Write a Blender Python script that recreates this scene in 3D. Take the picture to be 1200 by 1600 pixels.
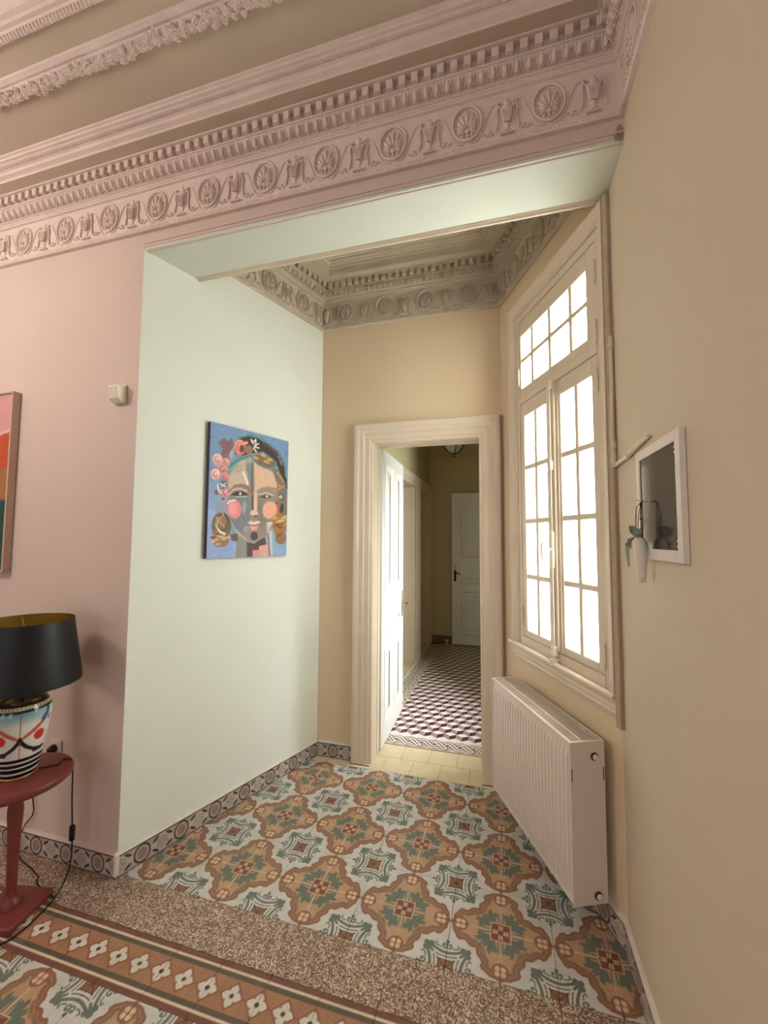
import bpy, bmesh, math, random
import numpy as np
from mathutils import Matrix, Vector
random.seed(7); RNG = np.random.RandomState(7)
for o in list(bpy.data.objects): bpy.data.objects.remove(o)
SC = bpy.context.scene
COL = SC.collection
PI = math.pi

# ------------------------------------------------------------ camera
cam_d = bpy.data.cameras.new('camera'); cam = bpy.data.objects.new('camera', cam_d); COL.objects.link(cam)
cam_d.sensor_fit = 'VERTICAL'; cam_d.sensor_height = 24.0; cam_d.sensor_width = 18.0
cam_d.lens = 653.9 / 1600 * 24.0; cam_d.clip_start = 0.02
_yaw, _pit, _rol = -0.27955, 0.063414, 0.0056837
_w = Vector((math.sin(_yaw)*math.cos(_pit), math.cos(_yaw)*math.cos(_pit), math.sin(_pit)))
_r = Vector((math.cos(_yaw), -math.sin(_yaw), 0)); _u = _r.cross(_w)
_r2 = math.cos(_rol)*_r + math.sin(_rol)*_u; _u2 = -math.sin(_rol)*_r + math.cos(_rol)*_u
cam.matrix_world = Matrix(((_r2.x, _u2.x, -_w.x, 0.8333), (_r2.y, _u2.y, -_w.y, -1.8661), (_r2.z, _u2.z, -_w.z, 1.5949), (0, 0, 0, 1)))
SC.camera = cam

# ------------------------------------------------------------ world, lights, exposure
wd = bpy.data.worlds.new('world'); SC.world = wd; wd.use_nodes = True
bg = wd.node_tree.nodes['Background']; bg.inputs[0].default_value = (0.80, 0.88, 0.95, 1); bg.inputs[1].default_value = 0.6
SC.view_settings.view_transform = 'Standard'; SC.view_settings.look = 'None'
SC.view_settings.exposure = 0.0; SC.view_settings.gamma = 1.0; SC.view_settings.use_curve_mapping = False
def area(name, loc, direction, sx, sy, power, color):
    l = bpy.data.lights.new(name, 'AREA'); l.shape = 'RECTANGLE'; l.size = sx; l.size_y = sy; l.energy = power; l.color = color
    o = bpy.data.objects.new(name, l); COL.objects.link(o); o.location = loc
    o.rotation_euler = Vector(direction).to_track_quat('-Z', 'Y').to_euler(); return o
# plan of the place (metres; the cement tiles are 0.2 m)
Y0, XR = -0.215, 1.28
A = Vector((-0.94, Y0)); B = Vector((-0.517, 1.075)); R_ = Vector((0.826, 1.075)); K = Vector((XR, 0.06))
Dw = (R_ - K).normalized(); Nw = Vector((-Dw.y, Dw.x))           # window wall: along, inward
SOF = 3.08                                                       # underside of the beam
XL, YB = -3.4, -4.8                                              # far sides of the front room
# daylight in the light well behind the alcove window
_c = K + Dw*0.46 - Nw*0.85
area('light_well_daylight', (_c.x, _c.y, 2.05), (Nw.x, Nw.y, -0.05), 1.3, 2.6, 385, (0.92, 1.0, 0.99))
# daylight through the hall's side window
hl_ = area('hall_daylight', (1.32, 1.66, 1.75), (-1, 0.04, -0.85), 0.45, 1.5, 13, (0.94, 0.98, 1.0)); hl_.data.spread = math.radians(80)
# daylight through the balcony windows of the front room
area('balcony_daylight', (-1.9, YB - 0.12, 1.55), (0.0, 1, -0.02), 1.0, 2.3, 12, (0.95, 0.97, 1.0))
area('balcony_daylight_2', (0.35, YB - 0.12, 1.55), (-0.1, 1, -0.02), 1.0, 2.3, 16, (0.95, 0.98, 1.0))
pl = bpy.data.lights.new('ceiling_lamp', 'POINT'); pl.energy = 64; pl.shadow_soft_size = 0.25; pl.color = (1.0, 0.90, 0.81)
po = bpy.data.objects.new('ceiling_lamp', pl); COL.objects.link(po); po.location = (-2.1, -1.75, 2.92)

# ------------------------------------------------------------ helpers
def lin(c):
    f = lambda v: v/12.92 if v <= 0.04045 else ((v+0.055)/1.055)**2.4
    return tuple(f(x/255.0) for x in c)
MATS = {}
def mat(name, rgb=None, rough=0.6, noise=0.0, nscale=6.0, bump=0.0, bscale=60.0, metal=0.0, attr=False, spec=0.4, chips=None):
    m = bpy.data.materials.new(name); m.use_nodes = True; nt = m.node_tree; b = nt.nodes['Principled BSDF']
    b.inputs['Roughness'].default_value = rough; b.inputs['Metallic'].default_value = metal
    b.inputs['Specular IOR Level'].default_value = spec
    tc = nt.nodes.new('ShaderNodeTexCoord'); geo = nt.nodes.new('ShaderNodeNewGeometry')
    src = None
    if attr:
        a = nt.nodes.new('ShaderNodeAttribute'); a.attribute_name = 'Col'; src = a.outputs['Color']
    elif rgb:
        r = nt.nodes.new('ShaderNodeRGB'); r.outputs[0].default_value = (*lin(rgb), 1); src = r.outputs[0]
    if chips:                                      # terrazzo: stone chips of several colours in a cement ground
        v = nt.nodes.new('ShaderNodeTexVoronoi'); v.inputs['Scale'].default_value = 210; nt.links.new(geo.outputs['Position'], v.inputs['Vector'])
        sp = nt.nodes.new('ShaderNodeSeparateColor'); nt.links.new(v.outputs['Color'], sp.inputs[0])
        cr = nt.nodes.new('ShaderNodeValToRGB'); cr.color_ramp.interpolation = 'CONSTANT'
        els = cr.color_ramp.elements
        els[0].position = 0; els[0].color = (*lin(chips[0]), 1); els[1].position = 1/len(chips); els[1].color = (*lin(chips[1]), 1)
        for k in range(2, len(chips)):
            e = els.new(k/len(chips)); e.color = (*lin(chips[k]), 1)
        nt.links.new(sp.outputs[0], cr.inputs[0]); src = cr.outputs[0]
    if noise > 0:
        n = nt.nodes.new('ShaderNodeTexNoise'); n.inputs['Scale'].default_value = nscale; n.inputs['Detail'].default_value = 5
        nt.links.new(geo.outputs['Position'], n.inputs['Vector'])
        mr = nt.nodes.new('ShaderNodeMapRange'); mr.inputs[1].default_value = 0.25; mr.inputs[2].default_value = 0.75
        mr.inputs[3].default_value = 1-noise; mr.inputs[4].default_value = 1+noise
        nt.links.new(n.outputs['Fac'], mr.inputs[0])
        mx = nt.nodes.new('ShaderNodeMix'); mx.data_type = 'RGBA'; mx.blend_type = 'MULTIPLY'; mx.inputs[0].default_value = 1
        nt.links.new(src, mx.inputs[6]); nt.links.new(mr.outputs[0], mx.inputs[7]); src = mx.outputs[2]
    nt.links.new(src, b.inputs['Base Color'])
    if bump > 0:
        n2 = nt.nodes.new('ShaderNodeTexNoise'); n2.inputs['Scale'].default_value = bscale; n2.inputs['Detail'].default_value = 4
        nt.links.new(geo.outputs['Position'], n2.inputs['Vector'])
        bp = nt.nodes.new('ShaderNodeBump'); bp.inputs['Strength'].default_value = bump; bp.inputs['Distance'].default_value = 0.002
        nt.links.new(n2.outputs['Fac'], bp.inputs['Height']); nt.links.new(bp.outputs[0], b.inputs['Normal'])
    MATS[name] = m; return m

def setp(o, label=None, cat=None, group=None, kind=None):
    if label: o['label'] = label
    if cat: o['category'] = cat
    if group: o['group'] = group
    if kind: o['kind'] = kind
    return o
def empty(name, loc=(0, 0, 0), rz=0.0, M=None):
    o = bpy.data.objects.new(name, None); COL.objects.link(o); o.empty_display_size = 0.05
    if M is not None: o.matrix_world = M
    else: o.location = loc; o.rotation_euler = (0, 0, rz)
    return o
def frame2(P, d):
    """matrix with x along plan direction d, y to its left, z up, origin P"""
    d = Vector((d[0], d[1])).normalized()
    return Matrix(((d.x, -d.y, 0, P[0]), (d.y, d.x, 0, P[1]), (0, 0, 1, P[2] if len(P) > 2 else 0), (0, 0, 0, 1)))

class MB:
    def __init__(s): s.v = []; s.f = []
    def add(s, vs, fs):
        o = len(s.v); s.v += [tuple(x) for x in vs]; s.f += [tuple(i+o for i in q) for q in fs]; return s
    def box(s, x0, x1, y0, y1, z0, z1, M=None):
        vs = [Vector(p) for p in ((x0,y0,z0),(x1,y0,z0),(x1,y1,z0),(x0,y1,z0),(x0,y0,z1),(x1,y0,z1),(x1,y1,z1),(x0,y1,z1))]
        if M is not None: vs = [M @ p for p in vs]
        return s.add(vs, [(3,2,1,0),(4,5,6,7),(0,1,5,4),(1,2,6,5),(2,3,7,6),(3,0,4,7)])
    def bbox(s, x0, x1, y0, y1, z0, z1, b=0.003, seg=2, M=None):
        bm = bmesh.new()
        vs = [bm.verts.new(p) for p in ((x0,y0,z0),(x1,y0,z0),(x1,y1,z0),(x0,y1,z0),(x0,y0,z1),(x1,y0,z1),(x1,y1,z1),(x0,y1,z1))]
        for q in [(3,2,1,0),(4,5,6,7),(0,1,5,4),(1,2,6,5),(2,3,7,6),(3,0,4,7)]: bm.faces.new([vs[i] for i in q])
        bmesh.ops.bevel(bm, geom=bm.edges[:], offset=b, segments=seg, affect='EDGES', profile=0.5)
        return s.bm(bm, M)
    def bm(s, bm, M=None):
        bm.verts.index_update(); bm.verts.ensure_lookup_table()
        s.add([(M @ v.co) if M is not None else v.co.copy() for v in bm.verts], [[v.index for v in f.verts] for f in bm.faces]); bm.free(); return s
    def prism(s, pts, z0, z1, M=None):
        n = len(pts); vs = [Vector((p[0], p[1], z0)) for p in pts] + [Vector((p[0], p[1], z1)) for p in pts]
        if M is not None: vs = [M @ p for p in vs]
        return s.add(vs, [tuple(range(n-1, -1, -1)), tuple(range(n, 2*n))] + [(i, (i+1) % n, (i+1) % n + n, i+n) for i in range(n)])
    def tube(s, pts, r, n=8, caps=True):
        pts = [Vector(p) for p in pts]; rs = r if isinstance(r, (list, tuple)) else [r]*len(pts)
        t0 = (pts[1]-pts[0]).normalized(); up = Vector((0, 0, 1)) if abs(t0.z) < 0.9 else Vector((1, 0, 0))
        nrm = t0.cross(up).normalized(); vs = []
        for i, p in enumerate(pts):
            t = (pts[min(i+1, len(pts)-1)] - pts[max(i-1, 0)]).normalized()
            nrm = (nrm - t*nrm.dot(t)).normalized(); b = t.cross(nrm)
            vs += [p + rs[i]*(math.cos(2*PI*k/n)*nrm + math.sin(2*PI*k/n)*b) for k in range(n)]
        fs = [(i*n+k, i*n+(k+1) % n, (i+1)*n+(k+1) % n, (i+1)*n+k) for i in range(len(pts)-1) for k in range(n)]
        if caps: fs += [tuple(range(n-1, -1, -1)), tuple((len(pts)-1)*n+k for k in range(n))]
        return s.add(vs, fs)
    def lathe(s, prof, n=32, M=None, cap=True, a0=0.0, a1=2*PI):
        full = abs(a1-a0-2*PI) < 1e-6; c = n if full else n+1; vs = []
        for (r, z) in prof:
            for k in range(c):
                a = a0 + (a1-a0)*k/n; p = Vector((r*math.cos(a), r*math.sin(a), z)); vs.append(M @ p if M is not None else p)
        fs = [(i*c+k, i*c+(k+1) % c, (i+1)*c+(k+1) % c, (i+1)*c+k) for i in range(len(prof)-1) for k in range(c if full else n)]
        if cap and full: fs += [tuple(range(c-1, -1, -1)), tuple((len(prof)-1)*c+k for k in range(c))]
        return s.add(vs, fs)
    def ell(s, c, r, nu=8, nv=5, M=None):
        vs, fs = [], []
        for j in range(nv+1):
            th = PI*j/nv
            for k in range(nu):
                a = 2*PI*k/nu; p = Vector((c[0]+r[0]*math.sin(th)*math.cos(a), c[1]+r[1]*math.sin(th)*math.sin(a), c[2]+r[2]*math.cos(th)))
                vs.append(M @ p if M is not None else p)
        for j in range(nv):
            for k in range(nu): fs.append((j*nu+k, (j+1)*nu+k, (j+1)*nu+(k+1) % nu, j*nu+(k+1) % nu))
        return s.add(vs, fs)
    def sweep(s, path, prof, closed=False, fn=None):
        """path in a plane (2D), profile (offset to the left, height); mitred corners; fn maps (a, b, h) to 3D"""
        fn = fn or (lambda a, b, h: (a, b, h)); P = [Vector(p) for p in path]; n = len(P); vs = []
        for i in range(n):
            d1 = (P[i]-P[i-1]).normalized() if (i > 0 or closed) else None
            d2 = (P[(i+1) % n]-P[i]).normalized() if (i < n-1 or closed) else None
            d1 = d1 or d2; d2 = d2 or d1
            n1 = Vector((-d1.y, d1.x)); n2 = Vector((-d2.y, d2.x)); m = (n1+n2)/(1+n1.dot(n2))
            for (t, h) in prof: q = P[i]+m*t; vs.append(fn(q.x, q.y, h))
        k = len(prof); fs = []
        for i in range(n if closed else n-1):
            for j in range(k-1): fs.append((i*k+j, ((i+1) % n)*k+j, ((i+1) % n)*k+j+1, i*k+j+1))
        if not closed: fs += [tuple(range(k)), tuple((n-1)*k+j for j in range(k-1, -1, -1))]
        return s.add(vs, fs)
    def mesh(s, name, m, smooth=None):
        me = bpy.data.meshes.new(name); me.from_pydata([tuple(v) for v in s.v], [], s.f); me.validate(clean_customdata=False)
        bm = bmesh.new(); bm.from_mesh(me); bmesh.ops.remove_doubles(bm, verts=bm.verts, dist=1e-6); bmesh.ops.recalc_face_normals(bm, faces=bm.faces); bm.to_mesh(me); bm.free()
        if m is not None: me.materials.append(m)
        if smooth is not None:
            me.polygons.foreach_set('use_smooth', [True]*len(me.polygons)); me.set_sharp_from_angle(angle=math.radians(smooth))
        me.update(); return me
    def build(s, name, m, parent=None, smooth=None, M=None):
        return link(name, s.mesh(name, m, smooth), parent, M)
def link(name, me, parent=None, M=None):
    o = bpy.data.objects.new(name, me); COL.objects.link(o)
    if parent is not None: o.parent = parent
    if M is not None: o.matrix_local = M
    return o
def part(name, m, parent, fnc, smooth=None, M=None, label=None):
    b = MB(); fnc(b); o = b.build(name, m, parent, smooth, M)
    if label: o['label'] = label
    return o

# ---- flat print: colours laid on a fine grid of vertices
class Canvas:
    def __init__(s, w, h, nx, ny, base, x0=0.0, y0=0.0):
        s.nx, s.ny, s.w, s.h, s.x0, s.y0 = nx, ny, w, h, x0, y0
        X, Y = np.meshgrid(np.linspace(x0, x0+w, nx+1), np.linspace(y0, y0+h, ny+1))
        s.gx, s.gy = X.ravel().copy(), Y.ravel().copy(); s.X, s.Y = s.gx.copy(), s.gy.copy()
        s.rgb = np.tile(np.array(base, float), (len(s.X), 1)); s.soft = 0.7*w/nx
    def put(s, d, c, a=1.0):
        al = np.clip(0.5 - d/s.soft, 0, 1)*a; s.rgb += (np.array(c, float)-s.rgb)*al[:, None]
    def dseg(s, p, q):
        px, py = p; dx, dy = q[0]-px, q[1]-py; L = dx*dx+dy*dy+1e-12
        t = np.clip(((s.X-px)*dx+(s.Y-py)*dy)/L, 0, 1); return np.hypot(s.X-px-t*dx, s.Y-py-t*dy)
    def sdf(s, pts):
        d = np.full(len(s.X), 1e9); ins = np.zeros(len(s.X), bool); n = len(pts)
        for i in range(n):
            p, q = pts[i], pts[(i+1) % n]; d = np.minimum(d, s.dseg(p, q))
            c = ((p[1] > s.Y) != (q[1] > s.Y)); den = (q[1]-p[1]) if q[1] != p[1] else 1e-9
            ins ^= c & (s.X < (q[0]-p[0])*(s.Y-p[1])/den+p[0])
        return np.where(ins, -d, d)
    def poly(s, pts, c, a=1.0): s.put(s.sdf(pts), c, a)
    def line(s, pts, w, c, a=1.0):
        d = np.full(len(s.X), 1e9)
        for i in range(len(pts)-1): d = np.minimum(d, s.dseg(pts[i], pts[i+1]))
        s.put(d-w/2, c, a)
    def ell(s, cx, cy, rx, ry, c, rot=0.0, a=1.0):
        ca, sa = math.cos(rot), math.sin(rot); u = (s.X-cx)*ca+(s.Y-cy)*sa; v = -(s.X-cx)*sa+(s.Y-cy)*ca
        k = np.hypot(u/rx, v/ry); s.put((k-1)*min(rx, ry), c, a)
    def ring(s, cx, cy, rx, ry, w, c, rot=0.0, a=1.0):
        ca, sa = math.cos(rot), math.sin(rot); u = (s.X-cx)*ca+(s.Y-cy)*sa; v = -(s.X-cx)*sa+(s.Y-cy)*ca
        k = np.hypot(u/rx, v/ry); s.put(np.abs((k-1)*min(rx, ry))-w/2, c, a)
    def grain(s, amt): s.rgb *= (1+RNG.uniform(-amt, amt, len(s.X)))[:, None]; s.rgb = np.clip(s.rgb, 0, 255); return s
    def colors(s):
        c = np.clip(s.rgb, 0, 255)/255.0; l = np.where(c <= 0.04045, c/12.92, ((c+0.055)/1.055)**2.4)
        return np.concatenate([l, np.ones((len(l), 1))], 1).astype(np.float32)
    def quads(s):
        i = np.arange(s.nx)[None, :]+(s.nx+1)*np.arange(s.ny)[:, None]; i = i.ravel()
        return np.stack([i, i+1, i+s.nx+2, i+s.nx+1], 1)
def canvas_mesh(name, cv, m, fn, skirt=None, close=False):
    """fn maps the grid (gx, gy arrays) to an (n,3) array; skirt = vector added to the rim to give the piece its thickness"""
    V = fn(cv.gx, cv.gy); C = cv.colors(); Q = cv.quads()
    if skirt is not None:
        nx, ny = cv.nx, cv.ny
        rim = [i for i in range(nx+1)] + [nx+(nx+1)*j for j in range(1, ny+1)] + [i+(nx+1)*ny for i in range(nx-1, -1, -1)] + [(nx+1)*j for j in range(ny-1, 0, -1)]
        base = len(V); sk = V[rim]+np.array(skirt); C = np.concatenate([C, C[rim]]); V = np.concatenate([V, sk])
        n = len(rim); Q2 = [(rim[(i+1) % n], rim[i], base+i, base+(i+1) % n) for i in range(n)]
        Q = list(map(tuple, Q))+Q2+[tuple(base+i for i in range(n-1, -1, -1))]
    me = bpy.data.meshes.new(name); me.from_pydata(V.tolist(), [], [tuple(int(k) for k in q) for q in Q])
    at = me.color_attributes.new('Col', 'FLOAT_COLOR', 'POINT'); at.data.foreach_set('color', C.ravel())
    me.materials.append(m); me.update(); return me

# ------------------------------------------------------------ materials
WALL = (206, 191, 168); PINK = (208, 188, 177)
mat('soffit_darkened', (210, 211, 198), 0.75, 0.025, 2.0, 0.12, 90)  # alcove wall paint, darkened here to offset the strong light on the soffit
mat('alcove_wall', (228, 230, 220), 0.75, 0.025, 2.0, 0.12, 90)
mat('cream_wall', WALL, 0.75, 0.025, 2.0, 0.12, 90)
mat('pink_wall', PINK, 0.75, 0.03, 1.6, 0.12, 90)
mat('back_wall', (218, 196, 164), 0.75, 0.025, 2.0, 0.12, 90)
mat('hall_wall', (194, 180, 140), 0.8, 0.03, 2.0)
mat('ceiling_cream', (238, 224, 208), 0.8, 0.02, 2.0)
mat('cornice_rose', (222, 202, 193), 0.7, 0.06, 9.0, 0.25, 140)
mat('cornice_grey', (202, 188, 168), 0.7, 0.08, 9.0, 0.25, 140)
mat('panel_taupe', (192, 175, 154), 0.8, 0.05, 3.0)
mat('white_wood', (216, 200, 178), 0.42, 0.03, 5.0, 0.1, 40)
mat('door_white', (226, 224, 216), 0.38, 0.02, 5.0, 0.08, 40)
mat('radiator_white', (222, 208, 196), 0.3, 0.0)
mat('grille_dark', (120, 110, 100), 0.4, 0.0)
mat('grout', (70, 58, 48), 0.9, 0.1, 20)
mat('terrazzo', None, 0.35, 0.18, 14.0, 0.0, chips=[(120,92,74),(150,122,102),(188,170,150),(106,80,64),(168,140,120),(205,192,176),(132,104,86)])
mat('print', None, 0.42, 0.10, 16.0, 0.12, 120, attr=True)
mat('paint_print', None, 0.55, 0.05, 30.0, 0.3, 160, attr=True)
mat('glaze_print', None, 0.12, 0.0, attr=True, spec=0.5)
mat('threshold_tile', (214, 198, 164), 0.45, 0.07, 12.0, 0.1, 80)
mat('plaster_edge', (214, 208, 192), 0.8, 0.08, 20)
mat('dark_line', (60, 52, 48), 0.7)
mat('metal_aged', (150, 138, 122), 0.4, 0.05, 20, metal=0.8)
mat('brass', (176, 150, 100), 0.3, 0.0, metal=1.0)
mat('painted_metal', (214, 202, 184), 0.4, 0.03, 30)
mat('black_shade', (20, 20, 23), 0.45, 0.0)
mat('gold_lining', (206, 182, 104), 0.34, 0.05, 20, metal=1.0)
mat('black_gloss', (16, 14, 14), 0.15, 0.0)
mat('table_red', (116, 52, 46), 0.42, 0.06, 8.0, 0.08, 50)
mat('cord_black', (22, 18, 18), 0.5, 0.0)
mat('plastic_white', (226, 218, 200), 0.35, 0.0)
mat('conduit', (208, 194, 172), 0.5, 0.04, 30)
mat('rope_strip', (176, 154, 132), 0.8, 0.08, 40)
mat('frame_beige', (196, 170, 152), 0.6, 0.03, 20)
mat('frame_white', (224, 214, 204), 0.55, 0.04, 60, 0.15, 200)
mat('canvas_edge', (74, 66, 82), 0.8, 0.15, 30)
mat('ribbon', (164, 178, 160), 0.6, 0.1, 40)
mat('pod_white', (214, 206, 194), 0.5, 0.04, 30)
mat('stain_brown', (158, 132, 98), 0.8, 0.2, 40)
mat('iron', (34, 28, 24), 0.45, 0.0, metal=0.6)
mat('hall_skirting', (122, 98, 78), 0.6, 0.1, 12)
mat('dark_glass', (44, 36, 30), 0.10, 0.0, spec=0.35)
def glass_mats():
    m = bpy.data.materials.new('hammered_glass'); m.use_nodes = True; nt = m.node_tree; nt.nodes.clear()
    out = nt.nodes.new('ShaderNodeOutputMaterial'); tr = nt.nodes.new('ShaderNodeBsdfTranslucent'); gl = nt.nodes.new('ShaderNodeBsdfGlossy')
    geo = nt.nodes.new('ShaderNodeNewGeometry'); n = nt.nodes.new('ShaderNodeTexVoronoi'); n.inputs['Scale'].default_value = 130
    nt.links.new(geo.outputs['Position'], n.inputs['Vector'])
    mr = nt.nodes.new('ShaderNodeMapRange'); mr.inputs[3].default_value = 1.0; mr.inputs[4].default_value = 0.74; nt.links.new(n.outputs['Distance'], mr.inputs[0])
    mr.inputs[1].default_value = 0.1; mr.inputs[2].default_value = 0.75
    mx = nt.nodes.new('ShaderNodeMix'); mx.data_type = 'RGBA'; mx.blend_type = 'MULTIPLY'; mx.inputs[0].default_value = 1
    mx.inputs[6].default_value = (0.96, 0.97, 0.93, 1); nt.links.new(mr.outputs[0], mx.inputs[7]); nt.links.new(mx.outputs[2], tr.inputs['Color'])
    bp = nt.nodes.new('ShaderNodeBump'); bp.inputs['Strength'].default_value = 0.5; bp.inputs['Distance'].default_value = 0.003
    nt.links.new(n.outputs['Distance'], bp.inputs['Height']); nt.links.new(bp.outputs[0], gl.inputs['Normal']); gl.inputs['Roughness'].default_value = 0.2
    ms = nt.nodes.new('ShaderNodeMixShader'); ms.inputs[0].default_value = 0.05
    nt.links.new(tr.outputs[0], ms.inputs[1]); nt.links.new(gl.outputs[0], ms.inputs[2]); nt.links.new(ms.outputs[0], out.inputs[0]); MATS['hammered_glass'] = m
    g = bpy.data.materials.new('clear_glass'); g.use_nodes = True; b = g.node_tree.nodes['Principled BSDF']
    b.inputs['Base Color'].default_value = (0.9, 0.92, 0.88, 1); b.inputs['Roughness'].default_value = 0.05; b.inputs['Transmission Weight'].default_value = 0.9; MATS['clear_glass'] = g
glass_mats()
M_ = MATS

# ------------------------------------------------------------ the setting: walls, ceiling, beam
def struct(name, m, fnc, label, cat='wall', smooth=None, M=None):
    b = MB(); fnc(b); o = b.build(name, m, None, smooth, M); return setp(o, label, cat, kind='structure')
HT = 3.95
struct('wall_front', M_['pink_wall'], lambda b: (b.prism([(XL-0.3, Y0), (A.x, A.y), (A.x-0.06, 0.05), (XL-0.3, 0.05)], 0, HT),),
       'pink painted wall behind the side table and lamp')
struct('wall_left', M_['alcove_wall'], lambda b: b.prism([(A.x, A.y+0.0005), (B.x, B.y), (B.x-0.25, B.y+0.1), (A.x-0.25, A.y+0.12)], 0, HT),
       'cream splayed alcove wall where the face painting hangs')
DX0, DX1, DH = -0.13, 0.71, 2.335       # doorway in the alcove's back wall
def _wb(b):
    b.box(-0.95, DX0, 1.075, 1.235, 0, HT); b.box(DX1, 1.3, 1.075, 1.235, 0, HT); b.box(DX0, DX1, 1.075, 1.235, DH, HT)
struct('wall_back', M_['back_wall'], _wb, 'tan cream alcove wall around the open doorway')
MW = frame2((K.x, K.y, 0), Dw)          # window wall: x along from the front room, y inward
WS0, WS1, WZ0, WZ1 = 0.03, 0.875, 0.955, 3.0
def _ww(b):
    b.box(0, 1.2, -0.22, 0, 0, WZ0); b.box(0, 1.2, -0.22, 0, WZ1, HT); b.box(0, WS0, -0.22, 0, WZ0, WZ1); b.box(WS1, 1.2, -0.22, 0, WZ0, WZ1)
struct('wall_right', M_['back_wall'], _ww, 'cream splayed alcove wall holding the tall paned window', M=MW)
struct('wall_room_right', M_['cream_wall'], lambda b: b.prism([(XR, YB-0.2), (XR+0.25, YB-0.2), (XR+0.25, 0.14), (XR, K.y-0.0005)], 0, HT),
       'plain cream wall with the white framed dark panel')
struct('wall_room_left', M_['pink_wall'], lambda b: b.box(XL-0.25, XL, YB-0.2, Y0, 0, HT), 'pink side wall of the front room')
def _wr(b):
    for x0, x1 in ((XL, -2.45), (-1.35, -0.20), (0.90, XR)): b.box(x0, x1, YB-0.25, YB, 0, HT)
    for x0, x1 in ((-2.45, -1.35), (-0.20, 0.90)): b.box(x0, x1, YB-0.25, YB, 2.75, HT); b.box(x0, x1, YB-0.25, YB, 0, 0.3)
struct('wall_room_rear', M_['pink_wall'], _wr, 'pink rear wall with two balcony window openings')
# ceiling beam between front room and alcove
def _beam(b):
    b.prism([(A.x+0.0005, Y0), (XR+0.02, Y0), (XR+0.02, 0.085), (A.x+0.07, 0.085)], SOF+0.012, HT)
beam = struct('trim_1', M_['pink_wall'], _beam, 'pink faced ceiling beam over the alcove opening', 'beam')
part('beam_soffit', M_['soffit_darkened'], beam, lambda b: b.prism([(A.x-0.01, Y0+0.003), (XR+0.02, Y0+0.003), (XR+0.02, 0.052), (A.x+0.05, 0.052)], SOF, SOF+0.0125))
part('edge_bead', M_['white_wood'], beam, lambda b: b.sweep([(XR, 0.086), (A.x+0.06, 0.086)], [(0, SOF+0.03), (0, SOF-0.004), (0.006, SOF-0.010), (0.014, SOF-0.010), (0.02, SOF-0.004), (0.022, SOF-0.001), (0.028, SOF-0.004), (0.034, SOF+0.002), (0.036, SOF+0.012)]), smooth=35)
part('front_bead', M_['pink_wall'], beam, lambda b: (b.box(A.x-0.0, XR, Y0-0.004, Y0, SOF+0.028, SOF+0.034), b.prism([(A.x, Y0+0.016), (XR, Y0+0.016), (XR, Y0+0.022), (A.x, Y0+0.022)], SOF-0.003, SOF+0.001)))
part('paint_stain', M_['stain_brown'], beam, lambda b: (b.ell((XR-0.014, Y0-0.0005, SOF+0.030), (0.013, 0.0015, 0.034), 12, 6), b.ell((XR-0.022, Y0-0.0005, SOF+0.016), (0.012, 0.0015, 0.016), 10, 5)), 60)
struct('ceiling', M_['ceiling_cream'], lambda b: b.prism([(XL, YB), (XR, YB), (XR, Y0), (XL, Y0)], 3.165+0.445, 3.75), 'cream plaster ceiling of the front room', 'ceiling')
struct('ceiling_alcove', M_['cornice_grey'], lambda b: b.prism([(A.x, 0.05), (XR, 0.05), (0.9, 1.1), (-0.6, 1.1)], 3.215+0.50, 3.85), 'grey coffered ceiling of the alcove', 'ceiling')

# ------------------------------------------------------------ cornices
def prof(zb, pts): return [(t, zb+z) for t, z in pts]
CB = [(0, 0), (0.018, 0), (0.023, 0.004), (0.023, 0.019), (0.017, 0.024), (0.014, 0.026), (0.016, 0.213), (0.026, 0.216), (0.026, 0.222), (0.033, 0.226), (0.036, 0.232), (0.033, 0.238),
      (0.037, 0.242), (0.044, 0.244), (0.054, 0.255), (0.061, 0.272), (0.064, 0.290), (0.070, 0.291), (0.070, 0.299), (0.060, 0.300), (0.060, 0.338), (0.098, 0.338), (0.098, 0.346)]
SOFF = [(0.098, 0.346), (0.150, 0.346)]
MOLD = [(0.150, 0.346), (0.152, 0.356), (0.160, 0.360), (0.170, 0.364), (0.176, 0.374), (0.184, 0.377), (0.186, 0.384), (0.194, 0.386), (0.200, 0.392), (0.212, 0.393), (0.216, 0.400), (0.224, 0.402), (0.226, 0.410)]
def half_dome(b, rx, ry, rz, n=8, m=4, c=(0, 0, 0)): b.ell(c, (rx, ry, rz), n, m)
def make_dentil(w=0.029):
    return MB().bbox(-w/2, w/2, 0, 0.030, 0, 0.037, 0.0025, 1)
def make_egg(p=0.0446):
    b = MB()
    b.ell((0, 0.010, 0.022), (0.011, 0.011, 0.021), 8, 5)
    pts = [(0.0145*math.cos(a), 0.010-0.006*(1-abs(math.cos(a))), 0.024+0.024*math.sin(a)) for a in [PI+PI*k/8 for k in range(9)]]
    b.tube([(-0.0145, 0.012, 0.044)]+pts+[(0.0145, 0.012, 0.044)], 0.0028, 5)
    b.ell((p/2, 0.006, 0.018), (0.0035, 0.006, 0.019), 5, 4)
    for s_ in (-1, 1): b.ell((p/2+s_*0.0055, 0.004, 0.006), (0.003, 0.004, 0.006), 5, 3)
    return b
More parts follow.
